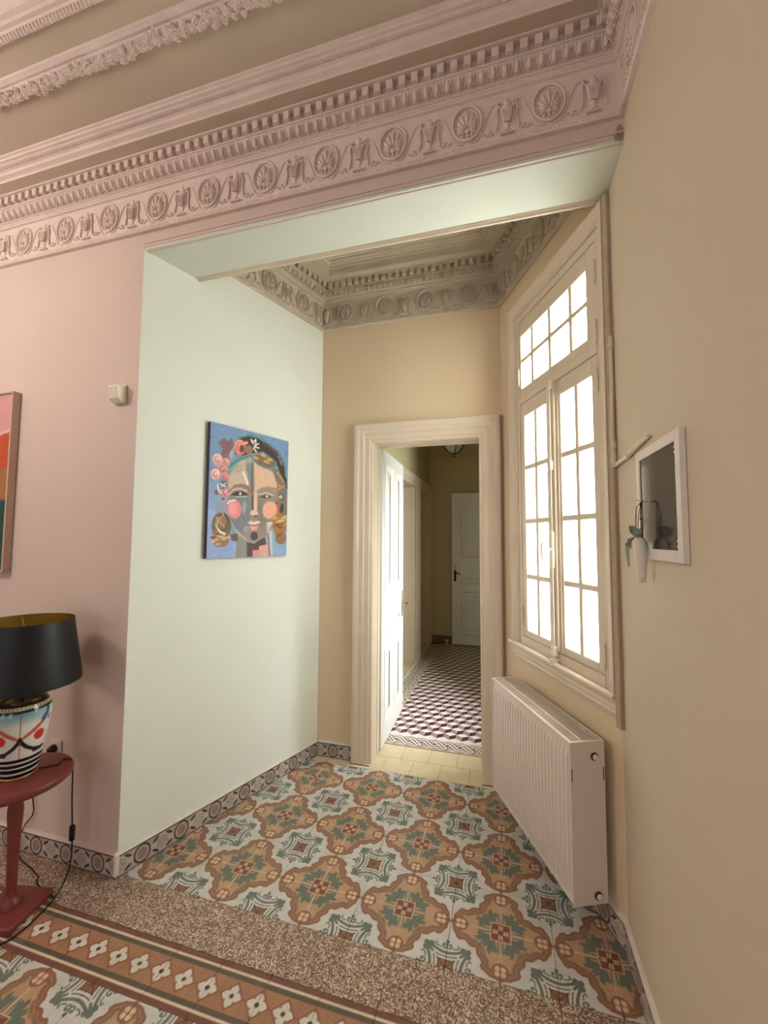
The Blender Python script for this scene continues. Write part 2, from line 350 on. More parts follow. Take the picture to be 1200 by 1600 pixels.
def make_shell(rx=0.058, rz=0.073):
    b = MB(); n = 28
    b.tube([(rx*math.cos(2*PI*k/n), 0.003, rz*math.sin(2*PI*k/n)) for k in range(n)]+[(rx, 0.003, 0)], 0.0055, 6, False)
    b.tube([((rx-.010)*math.cos(2*PI*k/n), 0.002, (rz-.010)*math.sin(2*PI*k/n)) for k in range(n)]+[(rx-.010, 0.002, 0)], 0.0025, 5, False)
    oz = -0.036                                               # fluted shell fanning up from its hinge
    for k in range(11):
        a = math.radians(-8+196*k/10); c, s_ = math.cos(a), math.sin(a)
        ex, ez = (rx-0.014), (rz-0.014); qa = (c/ex)**2+(s_/ez)**2; qb = 2*oz*s_/ez**2; qc = (oz/ez)**2-1
        L = (-qb+math.sqrt(qb*qb-4*qa*qc))/(2*qa)
        M = Matrix.Translation((0.60*L*c, 0.0025, oz+0.60*L*s_)) @ Matrix.Rotation(-a, 4, 'Y')
        b.ell((0, 0, 0), (L*0.38, 0.0085, 0.0045+0.0035*s_), 8, 4, M)
    b.ell((0, 0.004, -0.036), (0.013, 0.008, 0.009), 8, 4)
    for s_ in (-1, 1):
        b.ell((s_*0.018, 0.003, -0.050), (0.007, 0.006, 0.007), 6, 4); b.ell((s_*0.029, 0.003, -0.040), (0.0055, 0.005, 0.0055), 6, 4)
    b.ell((0, 0.003, -0.052), (0.006, 0.005, 0.009), 6, 4)
    return b
def make_scroll():
    b = MB()
    for s_ in (-1, 1):                                        # S-curve from the ring's foot up to the urn's handle
        pts = []
        for k in range(15):
            t = k/14; x = 0.012+0.110*t; z = -0.083+0.135*(0.5-0.5*math.cos(PI*min(1, max(0, (t-0.18)/0.72))))
            pts.append((s_*x, 0.0012, z))
        for k in range(7):
            a = PI/2-0.5*k; pts.append((s_*(0.122+0.012*math.cos(a)), 0.004, 0.040+0.012*math.sin(a)))
        b.tube(pts, 0.0024, 5)
        for q, (x, z) in enumerate(((0.068, -0.066), (0.080, -0.074), (0.090, -0.060), (0.098, -0.072))): b.ell((s_*x, 0.002, z), (0.007, 0.005, 0.0045), 6, 3)
    return b
def make_urn():
    b = MB()
    pr = [(0.020, -0.076), (0.020, -0.071), (0.008, -0.066), (0.005, -0.056), (0.009, -0.050), (0.014, -0.034), (0.021, -0.010), (0.026, 0.016), (0.026, 0.026), (0.017, 0.033), (0.013, 0.040), (0.019, 0.046), (0.010, 0.052), (0.006, 0.060), (0.008, 0.066), (0.001, 0.074)]
    b.lathe(pr, 14, Matrix.Diagonal((1, 0.55, 1, 1)), True)
    for k in range(5):
        x = -0.018+0.009*k; b.tube([(x*0.55, 0.0125, -0.040), (x*0.85, 0.0135, -0.010), (x, 0.0125, 0.016)], 0.0028, 5)
    for s_ in (-1, 1):
        b.tube([(s_*0.022, 0.005, 0.020), (s_*0.032, 0.006, 0.034), (s_*0.036, 0.006, 0.046), (s_*0.029, 0.006, 0.050)], 0.003, 5)
        b.tube([(s_*0.034, 0.004, 0.040), (s_*0.040, 0.004, 0.010), (s_*0.036, 0.003, -0.018), (s_*0.041, 0.003, -0.048), (s_*0.044, 0.003, -0.064)], [0.004, 0.0045, 0.003, 0.0045, 0.002], 5)
        b.ell((s_*0.031, 0.005, 0.050), (0.006, 0.005, 0.006), 6, 3)
    b.box(-0.026, 0.026, 0, 0.010, -0.084, -0.078)
    return b
def leaf_mesh(b, M):                              # one lobed acanthus tuft: five rounded lobes round a boss
    for k in range(5):
        a = k*2*PI/5; b.ell((0.0085*math.cos(a), 0.003, 0.0085*math.sin(a)), (0.0058, 0.0045, 0.0058), 6, 4, M)
    b.ell((0, 0.004, 0), (0.0045, 0.006, 0.0045), 6, 4, M)
def cornice(parent, matl, path, zb, spans, phase, relief=1.15):
    """spans: (segment index, from, to) along the path for the ornament; phase: position of one shell on each segment"""
    me_d = make_dentil().mesh('dentil', matl); me_e = make_egg().mesh('egg', matl, 50); me_s = make_shell().mesh('shell_medallion', matl, 50); me_c = make_scroll().mesh('scroll', matl, 50); me_u = make_urn().mesh('urn', matl, 50)
    for (i, a, c_), ph in zip(spans, phase):
        P = Vector(path[i]); Q = Vector(path[i+1]); d = (Q-P).normalized(); F = frame2((P.x, P.y, zb), d)
        def put(nm, me, s_, y, z, tilt=0.0): link(nm, me, parent, F @ Matrix.Translation((s_, y, z)) @ Matrix.Rotation(tilt, 4, 'X') @ Matrix.Diagonal((1, relief if nm in ('shell_medallion', 'scroll', 'urn') else 1, 1, 1)))
        s_ = a+0.085
        while s_ < c_-0.085: put('dentil', me_d, s_, 0.0595, 0.3005); s_ += 0.0532
        s_ = a+0.065
        while s_ < c_-0.06: put('egg', me_e, s_, 0.043, 0.244, -0.42); s_ += 0.0446
        s_ = ph
        while s_ - 0.312 > a+0.03: s_ -= 0.312
        while s_ < c_-0.03:
            put('shell_medallion', me_s, s_, 0.0155, 0.120)
            if a+0.14 < s_ < c_-0.14: put('scroll', me_c, s_, 0.0155, 0.120)
            s_ += 0.312
        s_ = ph-0.156
        while s_ - 0.312 > a+0.03: s_ -= 0.312
        while s_ < c_-0.03:
            if s_ > a+0.03: put('urn', me_u, s_, 0.0155, 0.118)
            s_ += 0.312
        b = MB(); s_ = a+0.03; k = 0                           # small slanted leaves along the lowest band
        while s_ < c_-0.03:
            b.ell((0, 0, 0), (0.0095, 0.005, 0.0042), 6, 3, F @ Matrix.Translation((s_, 0.0225, 0.0115)) @ Matrix.Rotation(-0.7, 4, 'Y')); s_ += 0.0155
        setp(b.build('leaf_strip', matl, parent, 50), kind='stuff')
        b = MB(); s_ = a+0.05
        while s_ < c_-0.05:
            b.ell((0, 0, 0), (0.0036, 0.0036, 0.0036), 5, 3, F @ Matrix.Translation((s_, 0.0365, 0.232))); s_ += 0.0105
        setp(b.build('bead_strip', matl, parent, 50), kind='stuff')
ZB1, ZB2 = 3.165, 3.215
main_path = [(XR, YB), (XR, Y0), (XL, Y0), (XL, YB)]
c1 = MB().sweep(main_path, prof(ZB1, CB), True).build('trim_2', M_['cornice_rose'], None, 32)
setp(c1, 'rose tinted plaster cornice with urns and shells around front room', 'cornice', kind='structure')
part('soffit_strip', M_['panel_taupe'], c1, lambda b: b.sweep(main_path, prof(ZB1, SOFF), True))
part('upper_moulding', M_['cornice_rose'], c1, lambda b: b.sweep(main_path, prof(ZB1, MOLD), True), 32)
part('ceiling_panel', M_['panel_taupe'], c1, lambda b: b.sweep(main_path, prof(ZB1, [(0.226, 0.410), (0.400, 0.412)]), True))
part('garland_moulding', M_['cornice_rose'], c1, lambda b: b.sweep(main_path, prof(ZB1, [(0.400, 0.412), (0.404, 0.404), (0.418, 0.398), (0.436, 0.398), (0.446, 0.403), (0.452, 0.410), (0.462, 0.409), (0.468, 0.414), (0.476, 0.415), (0.480, 0.424)]), True), 40)
part('ceiling_panel', M_['panel_taupe'], c1, lambda b: b.sweep(main_path, prof(ZB1, [(0.480, 0.424), (0.565, 0.425)]), True))
part('rope_moulding', M_['cornice_rose'], c1, lambda b: b.sweep(main_path, prof(ZB1, [(0.565, 0.425), (0.567, 0.418), (0.592, 0.418), (0.596, 0.428), (0.608, 0.429), (0.614, 0.438), (0.630, 0.440), (0.634, 0.447)]), True), 40)
cornice(c1, M_['cornice_rose'], main_path, ZB1, [(0, 2.6, YB*-1+Y0), (1, 0.0, XR-XL)], [4.40, XR-1.02])
# upper bead line, rope beads and leaf garland on the front side of the ceiling
_b = MB(); _x = 1.0
while _x > -3.1: _b.ell((_x, Y0-0.190, ZB1+0.379), (0.004, 0.004, 0.004), 5, 3); _x -= 0.0115
setp(_b.build('bead_strip', M_['cornice_rose'], c1, 50), kind='stuff')
_rb = MB().ell((0, 0, 0), (0.0085, 0.015, 0.009), 7, 4).mesh('rope_bead', M_['cornice_rose'], 60); _x = -0.10
while _x > -2.2: link('rope_bead', _rb, c1, Matrix.Translation((_x, Y0-0.580, ZB1+0.414)) @ Matrix.Rotation(0.45, 4, 'Z')); _x -= 0.0175
lm = []
for q in range(3):
    _b = MB()
    for k in range(2+q): leaf_mesh(_b, Matrix.Translation((random.uniform(-.010, .010), random.uniform(-.013, .013), random.uniform(-.004, .002))) @ Matrix.Rotation(random.uniform(0, 6.28), 4, 'Z') @ Matrix.Rotation(-PI/2+random.uniform(-0.5, 0.5), 4, 'X'))
    lm.append(_b.mesh('leaf_cluster', M_['cornice_rose'], 60))
_x = 0.25; k = 0
while _x > -2.4:
    link('leaf_cluster', lm[k % 3], c1, Matrix.Translation((_x, Y0-0.427+0.012*math.sin(k*1.9), ZB1+0.396)) @ Matrix.Rotation(random.uniform(0, 6.28), 4, 'Z') @ Matrix.Scale(0.95, 4)); _x -= 0.0135; k += 1
# alcove cornice
def on_line(P, Q, y): t = (y-P.y)/(Q.y-P.y); return P+(Q-P)*t
pa, pb = on_line(R_, K, 0.087), on_line(B, A, 0.087)
al_path = [(pa.x, pa.y), (R_.x, R_.y), (B.x, B.y), (pb.x, pb.y)]
c2 = MB().sweep(al_path, prof(ZB2, CB), True).build('trim_3', M_['cornice_grey'], None, 32)
setp(c2, 'grey plaster cornice with urns and shells around the alcove ceiling', 'cornice', kind='structure')
part('soffit_strip', M_['cornice_grey'], c2, lambda b: b.sweep(al_path, prof(ZB2, SOFF), True))
part('upper_moulding', M_['cornice_grey'], c2, lambda b: b.sweep(al_path, prof(ZB2, [(0.150, 0.346), (0.150, 0.395), (0.158, 0.400), (0.158, 0.410), (0.172, 0.412), (0.180, 0.424), (0.192, 0.428), (0.194, 0.440), (0.206, 0.444), (0.214, 0.456), (0.228, 0.458), (0.230, 0.466), (0.40, 0.468), (0.402, 0.48), (0.42, 0.5)]), True), 32)
Lr = (R_-Vector(al_path[0])).length; Lb = (B-R_).length; Ll = (pb-B).length
cornice(c2, M_['cornice_grey'], al_path, ZB2, [(0, 0.0, Lr), (1, 0.0, Lb), (2, 0.0, Ll)], [Lr-0.245, 0.826-0.61, 0.245], 1.8)

# ------------------------------------------------------------ floor
def _floor(b):
    b.box(XL, XR+0.2, YB, 1.30, -0.12, -0.006); b.box(-0.8, 1.0, 1.30, 4.75, -0.12, -0.006)
floor = struct('floor', M_['grout'], _floor, 'patterned cement and terrazzo tile floor', 'floor')
T = 0.2; GAP = 0.0010
def sym_pts(o):                                    # octant outline mirrored to the full star
    a = list(o)+[(y, x) for x, y in reversed(o[:-1])]
    q2 = [(-x, y) for x, y in reversed(a[:-1])]; h = a+q2
    return h+[(x, -y) for x, y in reversed(h[1:-1])]
WHITE, ORNG, REDB, GRYB, GREEN, DRED, CRM = (198, 196, 190), (182, 147, 117), (140, 98, 78), (126, 108, 94), (106, 114, 103), (122, 76, 68), (206, 184, 154)
def star_canvas(n=76):
    cv = Canvas(1, 1, n, n, WHITE)
    oct_ = [(1.0, 0.0), (0.965, 0.075), (0.955, 0.17), (0.90, 0.25), (0.845, 0.345), (0.775, 0.375), (0.72, 0.345), (0.66, 0.37), (0.62, 0.42), (0.56, 0.455), (0.46, 0.46)]
    S = cv.sdf(sym_pts(oct_))
    cv.put(S, REDB); cv.put(S+0.055, (164, 118, 88)); cv.put(S+0.085, GRYB); cv.put(S+0.135, (172, 132, 102)); cv.put(S+0.155, ORNG)
    for (a, b) in ((0.80, 0.0), (0.0, 0.80)):
        cv.ell(a, b, 0.155, 0.155, REDB); cv.ell(a, b, 0.115, 0.115, (166, 118, 90))
        for (da, db) in ((0.05, 0.05), (0.05, -0.05), (-0.05, 0.05), (-0.05, -0.05)): cv.ell(a+da, b+db, 0.046, 0.046, CRM)
    # green foliage round the centre
    for f in (lambda p: p, lambda p: (p[1], p[0])):
        P = lambda pts: [f(p) for p in pts]
        cv.poly(P([(0.16, 0.10), (0.30, 0.09), (0.40, 0.05), (0.46, 0.10), (0.42, 0.16), (0.52, 0.20), (0.44, 0.26), (0.34, 0.25), (0.40, 0.34), (0.30, 0.33), (0.24, 0.24), (0.14, 0.22)]), GREEN)
        cv.line(P([(0.22, 0.0), (0.62, 0.0)]), 0.030, CRM); cv.line(P([(0.22, 0.035), (0.45, 0.04)]), 0.030, GREEN)
        cv.poly(P([(0.42, 0.30), (0.50, 0.26), (0.56, 0.30), (0.50, 0.36), (0.44, 0.38)]), (150, 118, 84))
    cv.poly([(0.24, 0.24), (0.36, 0.28), (0.34, 0.34), (0.28, 0.36)], (112, 118, 98))
    cv.poly([(-0.2, -0.2), (0.205, -0.2), (0.205, 0.205), (-0.2, 0.205)], CRM); cv.poly([(-0.2, -0.2), (0.185, -0.2), (0.185, 0.185), (-0.2, 0.185)], (150, 92, 66))
    cv.poly([(0.03, 0.03), (0.165, 0.06), (0.165, 0.165), (0.06, 0.165)], DRED); cv.ell(0, 0, 0.06, 0.06, DRED); cv.poly([(0.05, 0), (0.15, 0), (0.15, 0.03), (0.05, 0.03)], CRM); cv.poly([(0, 0.05), (0, 0.15), (0.03, 0.15), (0.03, 0.05)], CRM)
    # white bay and medallion in the far corner
    cv.ell(0.645, 0.645, 0.185, 0.185, WHITE); cv.ell(1, 1, 0.46, 0.46, WHITE)
    def mirror(fn):
        fn(lambda a, b: (1-a, 1-b)); fn(lambda a, b: (1-b, 1-a))
    def arcs(m):
        arc = [(0.0, 0.285), (0.08, 0.292), (0.16, 0.315), (0.235, 0.345), (0.31, 0.375)]
        cv.line([m(*p) for p in arc], 0.055, GREEN)
        arc2 = [(0.0, 0.205), (0.07, 0.208), (0.13, 0.216), (0.19, 0.232)]
        cv.line([m(*p) for p in arc2], 0.022, (96, 96, 86))
        sc = [(0.0, 0.39), (0.05, 0.375), (0.085, 0.41), (0.075, 0.46), (0.04, 0.455)]
        cv.line([m(*p) for p in sc], 0.030, GREEN); cv.ell(*m(0.05, 0.45), 0.028, 0.028, GREEN)
        cv.line([m(0.12, 0.39), m(0.19, 0.40), m(0.235, 0.445), m(0.20, 0.475)], 0.026, GREEN)
        cv.line([m(0, 0.40), m(0, 0.53)], 0.024, GREEN); cv.ell(*m(0, 0.52), 0.035, 0.03, GREEN)
    mirror(arcs)
    cv.poly([(0.835, 0.835), (0.90, 0.85), (1.2, 0.86), (1.2, 1.2), (0.86, 1.2), (0.85, 0.90)], (140, 104, 76)); cv.line([(0.84, 0.84), (1.0, 1.0)], 0.022, (96, 70, 56)); cv.line([(0.87, 1.05), (0.87, 0.90), (0.84, 0.84), (0.90, 0.87), (1.05, 0.87)], 0.016, (96, 70, 56))
    for (a, b) in ((0.60, 0.60), (0.595, 0.695), (0.695, 0.595)): cv.ell(a, b, 0.058, 0.058, GREEN)
    cv.line([(0.64, 0.64), (0.735, 0.735)], 0.05, GREEN)
    return cv.grain(0.05)
def flat(cv): return lambda gx, gy: np.stack([gx, gy, 0*gx], 1)
CVS = star_canvas()
star_me = canvas_mesh('floor_tile', CVS, M_['print'], lambda gx, gy: np.stack([GAP+gx*(T-2*GAP), GAP+gy*(T-2*GAP), 0*gx], 1), (0, 0, -0.006))
def clip_mesh(me, Mx, planes):
    """a cut tile: planes are (point, normal) with the normal pointing to what is kept; returns None if nothing is left, me if untouched"""
    co = [Mx @ v.co for v in me.vertices]; cut = False
    for p, n in planes:
        ds = [(c.x-p[0])*n[0]+(c.y-p[1])*n[1] for c in co]
        if max(ds) < 1e-3: return None
        if min(ds) < -1e-3: cut = True
    if not cut: return me
    m2 = me.copy(); bm = bmesh.new(); bm.from_mesh(m2); Mi = Mx.inverted()
    for p, n in planes:
        lp = Mi @ Vector((p[0], p[1], 0)); ln = Mi.to_3x3() @ Vector((n[0], n[1], 0))
        bmesh.ops.bisect_plane(bm, geom=bm.verts[:]+bm.edges[:]+bm.faces[:], plane_co=lp, plane_no=ln, clear_inner=True, dist=1e-6)
    ok = len(bm.faces) > 0; bm.to_mesh(m2); bm.free(); return m2 if ok else None
nA = Vector(((B-A).y, -(B-A).x)).normalized()
alc_planes = [((A.x+nA.x*0.002, A.y+nA.y*0.002), nA), ((K.x+Nw.x*0.002, K.y+Nw.y*0.002), Nw), ((XR-0.002, 0), (-1, 0))]
def put_tile(nm, me, M, planes=()):
    m2 = clip_mesh(me, M, planes) if planes else me
    if m2: return link(nm, m2, floor, M)
def lattice(i, j):                                 # rotation that puts the star quarter on the even corner of tile (i, j)
    a, b = i % 2 == 0, j % 2 == 0                  # lower-left corner even -> star there
    k = 0 if (a and b) else 1 if (not a and b) else 2 if (not a and not b) else 3
    return Matrix.Translation((i*T+T/2, j*T+T/2, 0)) @ Matrix.Rotation(k*PI/2, 4, 'Z') @ Matrix.Translation((-T/2, -T/2, 0))
for i in range(-5, 7):
    for j in range(-1, 5): put_tile('floor_tile', star_me, lattice(i, j), alc_planes)
# front room carpet of the same tiles: stars centred at x = -0.8+0.4k, tips on y = -0.61
for i in range(-13, 11):
    for j in range(0, 6): put_tile('floor_tile', star_me, Matrix.Translation((-0.8, -0.81, 0)) @ lattice(i, -j), [((XR-0.002, 0), (-1, 0))])
# terrazzo strip
tz = MB().box(GAP, T-GAP, GAP, 0.205-GAP, -0.006, 0).mesh('terrazzo_tile', M_['terrazzo'])
for i in range(-17, 7):
    put_tile('terrazzo_tile', tz, Matrix.Translation((i*T, -0.405, 0)), [((XR-0.002, 0), (-1, 0))])
# flowered border
def border_canvas():
    cv = Canvas(0.2, 0.205, 80, 82, (160, 118, 90))
    Wd, DK, CR, RD = (204, 198, 186), (96, 84, 72), (206, 192, 170), (116, 76, 64)
    for y0, y1, c in ((0, 0.020, RD), (0.020, 0.030, CR), (0.030, 0.048, DK), (0.157, 0.175, DK), (0.175, 0.185, CR), (0.185, 0.206, RD)): cv.poly([(-1, y0), (1, y0), (1, y1), (-1, y1)], c)
    for cx in (0, 0.1, 0.2):
        cv.poly([(cx-0.048, 0.1025), (cx, 0.152), (cx+0.048, 0.1025), (cx, 0.053)], (130, 86, 68)); cv.poly([(cx-0.042, 0.1025), (cx, 0.146), (cx+0.042, 0.1025), (cx, 0.059)], (156, 112, 84))
        for dx, dy in ((0.019, 0.0), (-0.019, 0.0), (0, 0.019), (0, -0.019)): cv.ell(cx+dx, 0.1025+dy, 0.0145, 0.0145, Wd)
        for dx, dy in ((0.030, 0.0), (-0.030, 0.0), (0, 0.030), (0, -0.030)): cv.ell(cx+dx, 0.1025+dy, 0.007, 0.007, Wd)
        cv.ell(cx, 0.1025, 0.008, 0.008, (86, 70, 58))
    for cx in (0.05, 0.15):
        cv.line([(cx, 0.055), (cx, 0.150)], 0.003, (150, 92, 62))
    return cv.grain(0.05)
bme = canvas_mesh('border_tile', border_canvas(), M_['print'], lambda gx, gy: np.stack([GAP+gx*(T-2*GAP)/0.2, GAP+gy*(0.205-2*GAP)/0.205, 0*gx], 1), (0, 0, -0.006))
for i in range(-17, 7): put_tile('border_tile', bme, Matrix.Translation((i*T, -0.61, 0)), [((XR-0.002, 0), (-1, 0))])
pln = MB().box(GAP, T-GAP, GAP, T-GAP, -0.006, 0)
# threshold of beige tiles
th = MB().bbox(0.001, T-0.001, 0.001, 0.189, -0.006, 0, 0.0008, 1).mesh('threshold_tile', M_['threshold_tile'])
for i in range(-4, 5): put_tile('threshold_tile', th, Matrix.Translation((-0.01+i*T, 1.001, 0)), alc_planes[:2])
for i in range(-3, 4): put_tile('threshold_tile', th, Matrix.Translation((0.091+i*T, 1.192, 0)))
# hall: tumbling blocks inside a guilloche border
def cube_canvas(n=80):
    cv = Canvas(0.2, 0.2, n, n, (226, 220, 218)); Ml, Dk = (158, 132, 130), (78, 44, 42)
    for r in range(-2, 3):
        for c in range(-2, 4):
            x = c*0.1+(0.05 if r % 2 else 0); y = r*0.1
            cv.poly([(x, y), (x-0.05, y+0.0333), (x-0.05, y+0.1), (x, y+0.0667)], Ml); cv.poly([(x, y), (x+0.05, y+0.0333), (x+0.05, y+0.1), (x, y+0.0667)], Dk)
    return cv.grain(0.04)
cume = canvas_mesh('hall_tile', cube_canvas(), M_['print'], lambda gx, gy: np.stack([GAP+gx*(T-2*GAP)/0.2, GAP+gy*(T-2*GAP)/0.2, 0*gx], 1), (0, 0, -0.006))
for j in range(16):
    for i in range(-1, 5):
        put_tile('hall_tile', cume, Matrix.Translation((0.09+i*T, 1.585+j*T, 0)), [((0.98, 0), (-1, 0))])
def guil_canvas():
    cv = Canvas(0.2, 0.19, 110, 104, (214, 202, 192)); W_, Dk, Ey = (226, 214, 202), (62, 38, 38), (140, 100, 96); cy = 0.086
    cv.poly([(-1, -0.01), (1, -0.01), (1, 0.012), (-1, 0.012)], (206, 190, 168)); cv.line([(-1, 0.014), (1, 0.014)], 0.004, (150, 124, 112))
    cv.poly([(-1, 0.160), (1, 0.160), (1, 0.2), (-1, 0.2)], (224, 214, 210))
    def strand(sg, x0, x1):                        # interlaced strands, eyes every 0.1
        xs = [x0+(x1-x0)*k/24 for k in range(25)]; p = [(x, cy+sg*0.042*math.cos(2*PI*x/0.2)) for x in xs]
        cv.line(p, 0.060, Dk); cv.line(p, 0.044, W_); cv.line(p, 0.011, Dk)
    for cx in (0.05, 0.15): cv.ell(cx, cy, 0.046, 0.030, Ey)
    strand(1, -0.1, 0.3); strand(-1, -0.1, 0.3); strand(1, 0.015, 0.085)
    for cx in (0.0, 0.1, 0.2): cv.ell(cx, cy, 0.019, 0.014, Dk); cv.ell(cx, cy, 0.014, 0.010, Ey)
    return cv.grain(0.03)
def guil2(): return guil_canvas()
gme = canvas_mesh('guilloche_tile', guil2(), M_['print'], lambda gx, gy: np.stack([GAP+gx*(T-2*GAP)/0.2, GAP+gy*(0.19-2*GAP)/0.19, 0*gx], 1), (0, 0, -0.006))
for i in range(-1, 5): put_tile('guilloche_tile', gme, Matrix.Translation((0.09+i*T, 1.393, 0)), [((0.98, 0), (-1, 0))])
for j in range(16): put_tile('guilloche_tile', gme, Matrix.Translation((-0.11, 1.393+(j)*T, 0)) @ Matrix.Rotation(PI/2, 4, 'Z'))
for j in range(17): put_tile('threshold_tile', th, Matrix.Translation((-0.302, 1.393+j*T, 0)) @ Matrix.Rotation(PI/2, 4, 'Z'))

# ------------------------------------------------------------ tiled skirtings
def skirt_canvas():
    cv = Canvas(0.2, 0.098, 100, 49, (176, 162, 152)); DK = (66, 58, 56); LT = (196, 184, 174)
    for sx in (-1, 1):
        for sz in (-1, 1):
            cv.line([(0.1+sx*0.052, 0.049+sz*0.012), (0.1+sx*0.096, 0.049+sz*0.036)], 0.010, LT); cv.ell(0.1+sx*0.066, 0.049+sz*0.026, 0.019, 0.0065, DK, rot=sx*sz*0.55)
        cv.line([(0.1+sx*0.046, 0.049), (0.1+sx*0.1, 0.049)], 0.012, LT); cv.ell(0.1+sx*0.085, 0.049, 0.014, 0.0045, (150, 136, 126))
    cv.ell(0.1, 0.049, 0.041, 0.044, DK); cv.ell(0.1, 0.049, 0.033, 0.036, (178, 162, 150)); cv.ell(0.1, 0.049, 0.023, 0.026, (150, 128, 112))
    cv.poly([(-1, 0.092), (1, 0.092), (1, 0.1), (-1, 0.1)], (72, 62, 58)); cv.poly([(-1, -0.01), (1, -0.01), (1, 0.005), (-1, 0.005)], (92, 80, 74))
    return cv.grain(0.05)
CVK = skirt_canvas()
sk_me = canvas_mesh('skirting_tile', CVK, M_['print'], lambda gx, gy: np.stack([0.0005+gx*0.995, 0*gx+0.014, gy], 1), (0, -0.012, 0))
def skirting(name, label, P, d, s0, s1, ph, edge='plaster_edge'):
    """tiles along plan direction d (room on the left), one circle centred at ph"""
    F = frame2((P.x, P.y, 0), d); L = s1-s0
    b = MB().box(s0, s1, 0.0003, 0.004, 0, 0.103); b.sweep([(s0, 0.0), (s1, 0.0)], [(0.0003, 0.112), (0.006, 0.104), (0.015, 0.099), (0.0003, 0.0985)], fn=lambda a, q, h: (a, q, h))
    o = b.build(name, M_[edge], None, None, F); setp(o, label, 'skirting', kind='structure')
    k = math.floor((s0-ph+0.1)/0.2)
    while ph-0.1+0.2*k < s1-0.004:
        x = ph-0.1+0.2*k; Mx = Matrix.Translation((x, 0, 0)); me = clip_mesh(sk_me, Mx, [((s0, 0), (1, 0)), ((s1, 0), (-1, 0))])
        if me: link('skirting_tile', me, o, Mx)
        k += 1
    return o
Lw = (A-B).length
skirting('baseboard_left', 'grey circle patterned tile skirting under the face painting', B, A-B, 0.016, Lw+0.012, Lw-0.307)
skirting('baseboard_front', 'circle patterned tile skirting below the pink wall', Vector((A.x, Y0)), (-1, 0), 0.0, 2.45, 0.103, 'pink_wall')
skirting('baseboard_back', 'short patterned skirting tile left of the doorway', Vector((-0.24, 1.075)), (-1, 0), 0.0, 0.262, 0.144)
skirting('baseboard_right', 'patterned tile skirting beneath the radiator', K, Dw, 0.0, 1.06, 0.13)
skirting('baseboard_room_right', 'tile skirting along the plain cream wall', Vector((XR, -2.0)), (0, 1), 0.0, 2.06, 1.9)
part('corner_chip', M_['plaster_edge'], bpy.data.objects['baseboard_left'], lambda b: b.bbox(Lw-0.002, Lw+0.020, 0.001, 0.0165, 0.012, 0.105, 0.004, 2))
# ---- objects
# ------------------------------------------------------------ alcove window
win = empty('window_1', M=MW); setp(win, 'tall white casement window with transom and small hammered glass panes', 'window', kind='structure')
CAS = [(0.0, -0.03), (0.0, 0.010), (0.006, 0.014), (0.016, 0.014), (0.022, 0.020), (0.040, 0.024), (0.048, 0.030), (0.062, 0.032), (0.070, 0.036), (0.080, 0.036), (0.082, 0.002)]
# casing: up the room side, over the top and down to the sill (path turned so that its left is away from the opening)
part('casing', M_['white_wood'], win, lambda b: b.sweep([(0.862, 0.95), (0.862, 3.0), (0.060, 3.0), (0.060, 0.95)][::-1], [(t*(0.78), h) for t, h in CAS], fn=lambda a, q, h: (a, h, q)), 30)
part('casing_return', M_['rope_strip'], win, lambda b: b.bbox(-0.036, -0.006, -0.004, 0.034, 0.850, 3.07, 0.004, 2))
SILL = [(0.955, -0.02), (0.978, 0.030), (0.974, 0.046), (0.966, 0.050), (0.957, 0.046), (0.955, 0.036), (0.945, 0.034), (0.935, 0.024), (0.920, 0.020), (0.912, 0.020), (0.910, 0.030), (0.902, 0.034), (0.894, 0.030), (0.892, 0.018), (0.880, 0.016), (0.868, 0.012), (0.866, 0.0)]
def _sill(b):
    n = len(SILL); vs = [(s_, d, z) for s_ in (-0.008, 0.95) for z, d in SILL]
    b.add(vs, [(j, j+1, n+j+1, n+j) for j in range(n-1)]+[tuple(range(n)), tuple(range(2*n-1, n-1, -1))])
part('sill', M_['white_wood'], win, _sill, 30)
def _fr(b):
    b.box(0.052, 0.084, -0.06, 0.006, 0.955, 2.99); b.box(0.828, 0.866, -0.06, 0.006, 0.955, 2.99)
    b.box(0.084, 0.828, -0.06, 0.006, 2.945, 2.99); b.box(0.084, 0.828, -0.06, 0.008, 2.425, 2.465); b.box(0.084, 0.828, -0.06, 0.010, 0.955, 1.02)
    b.box(0.0, 0.052, -0.21, -0.06, 0.955, 2.99)
part('frame', M_['white_wood'], win, _fr)
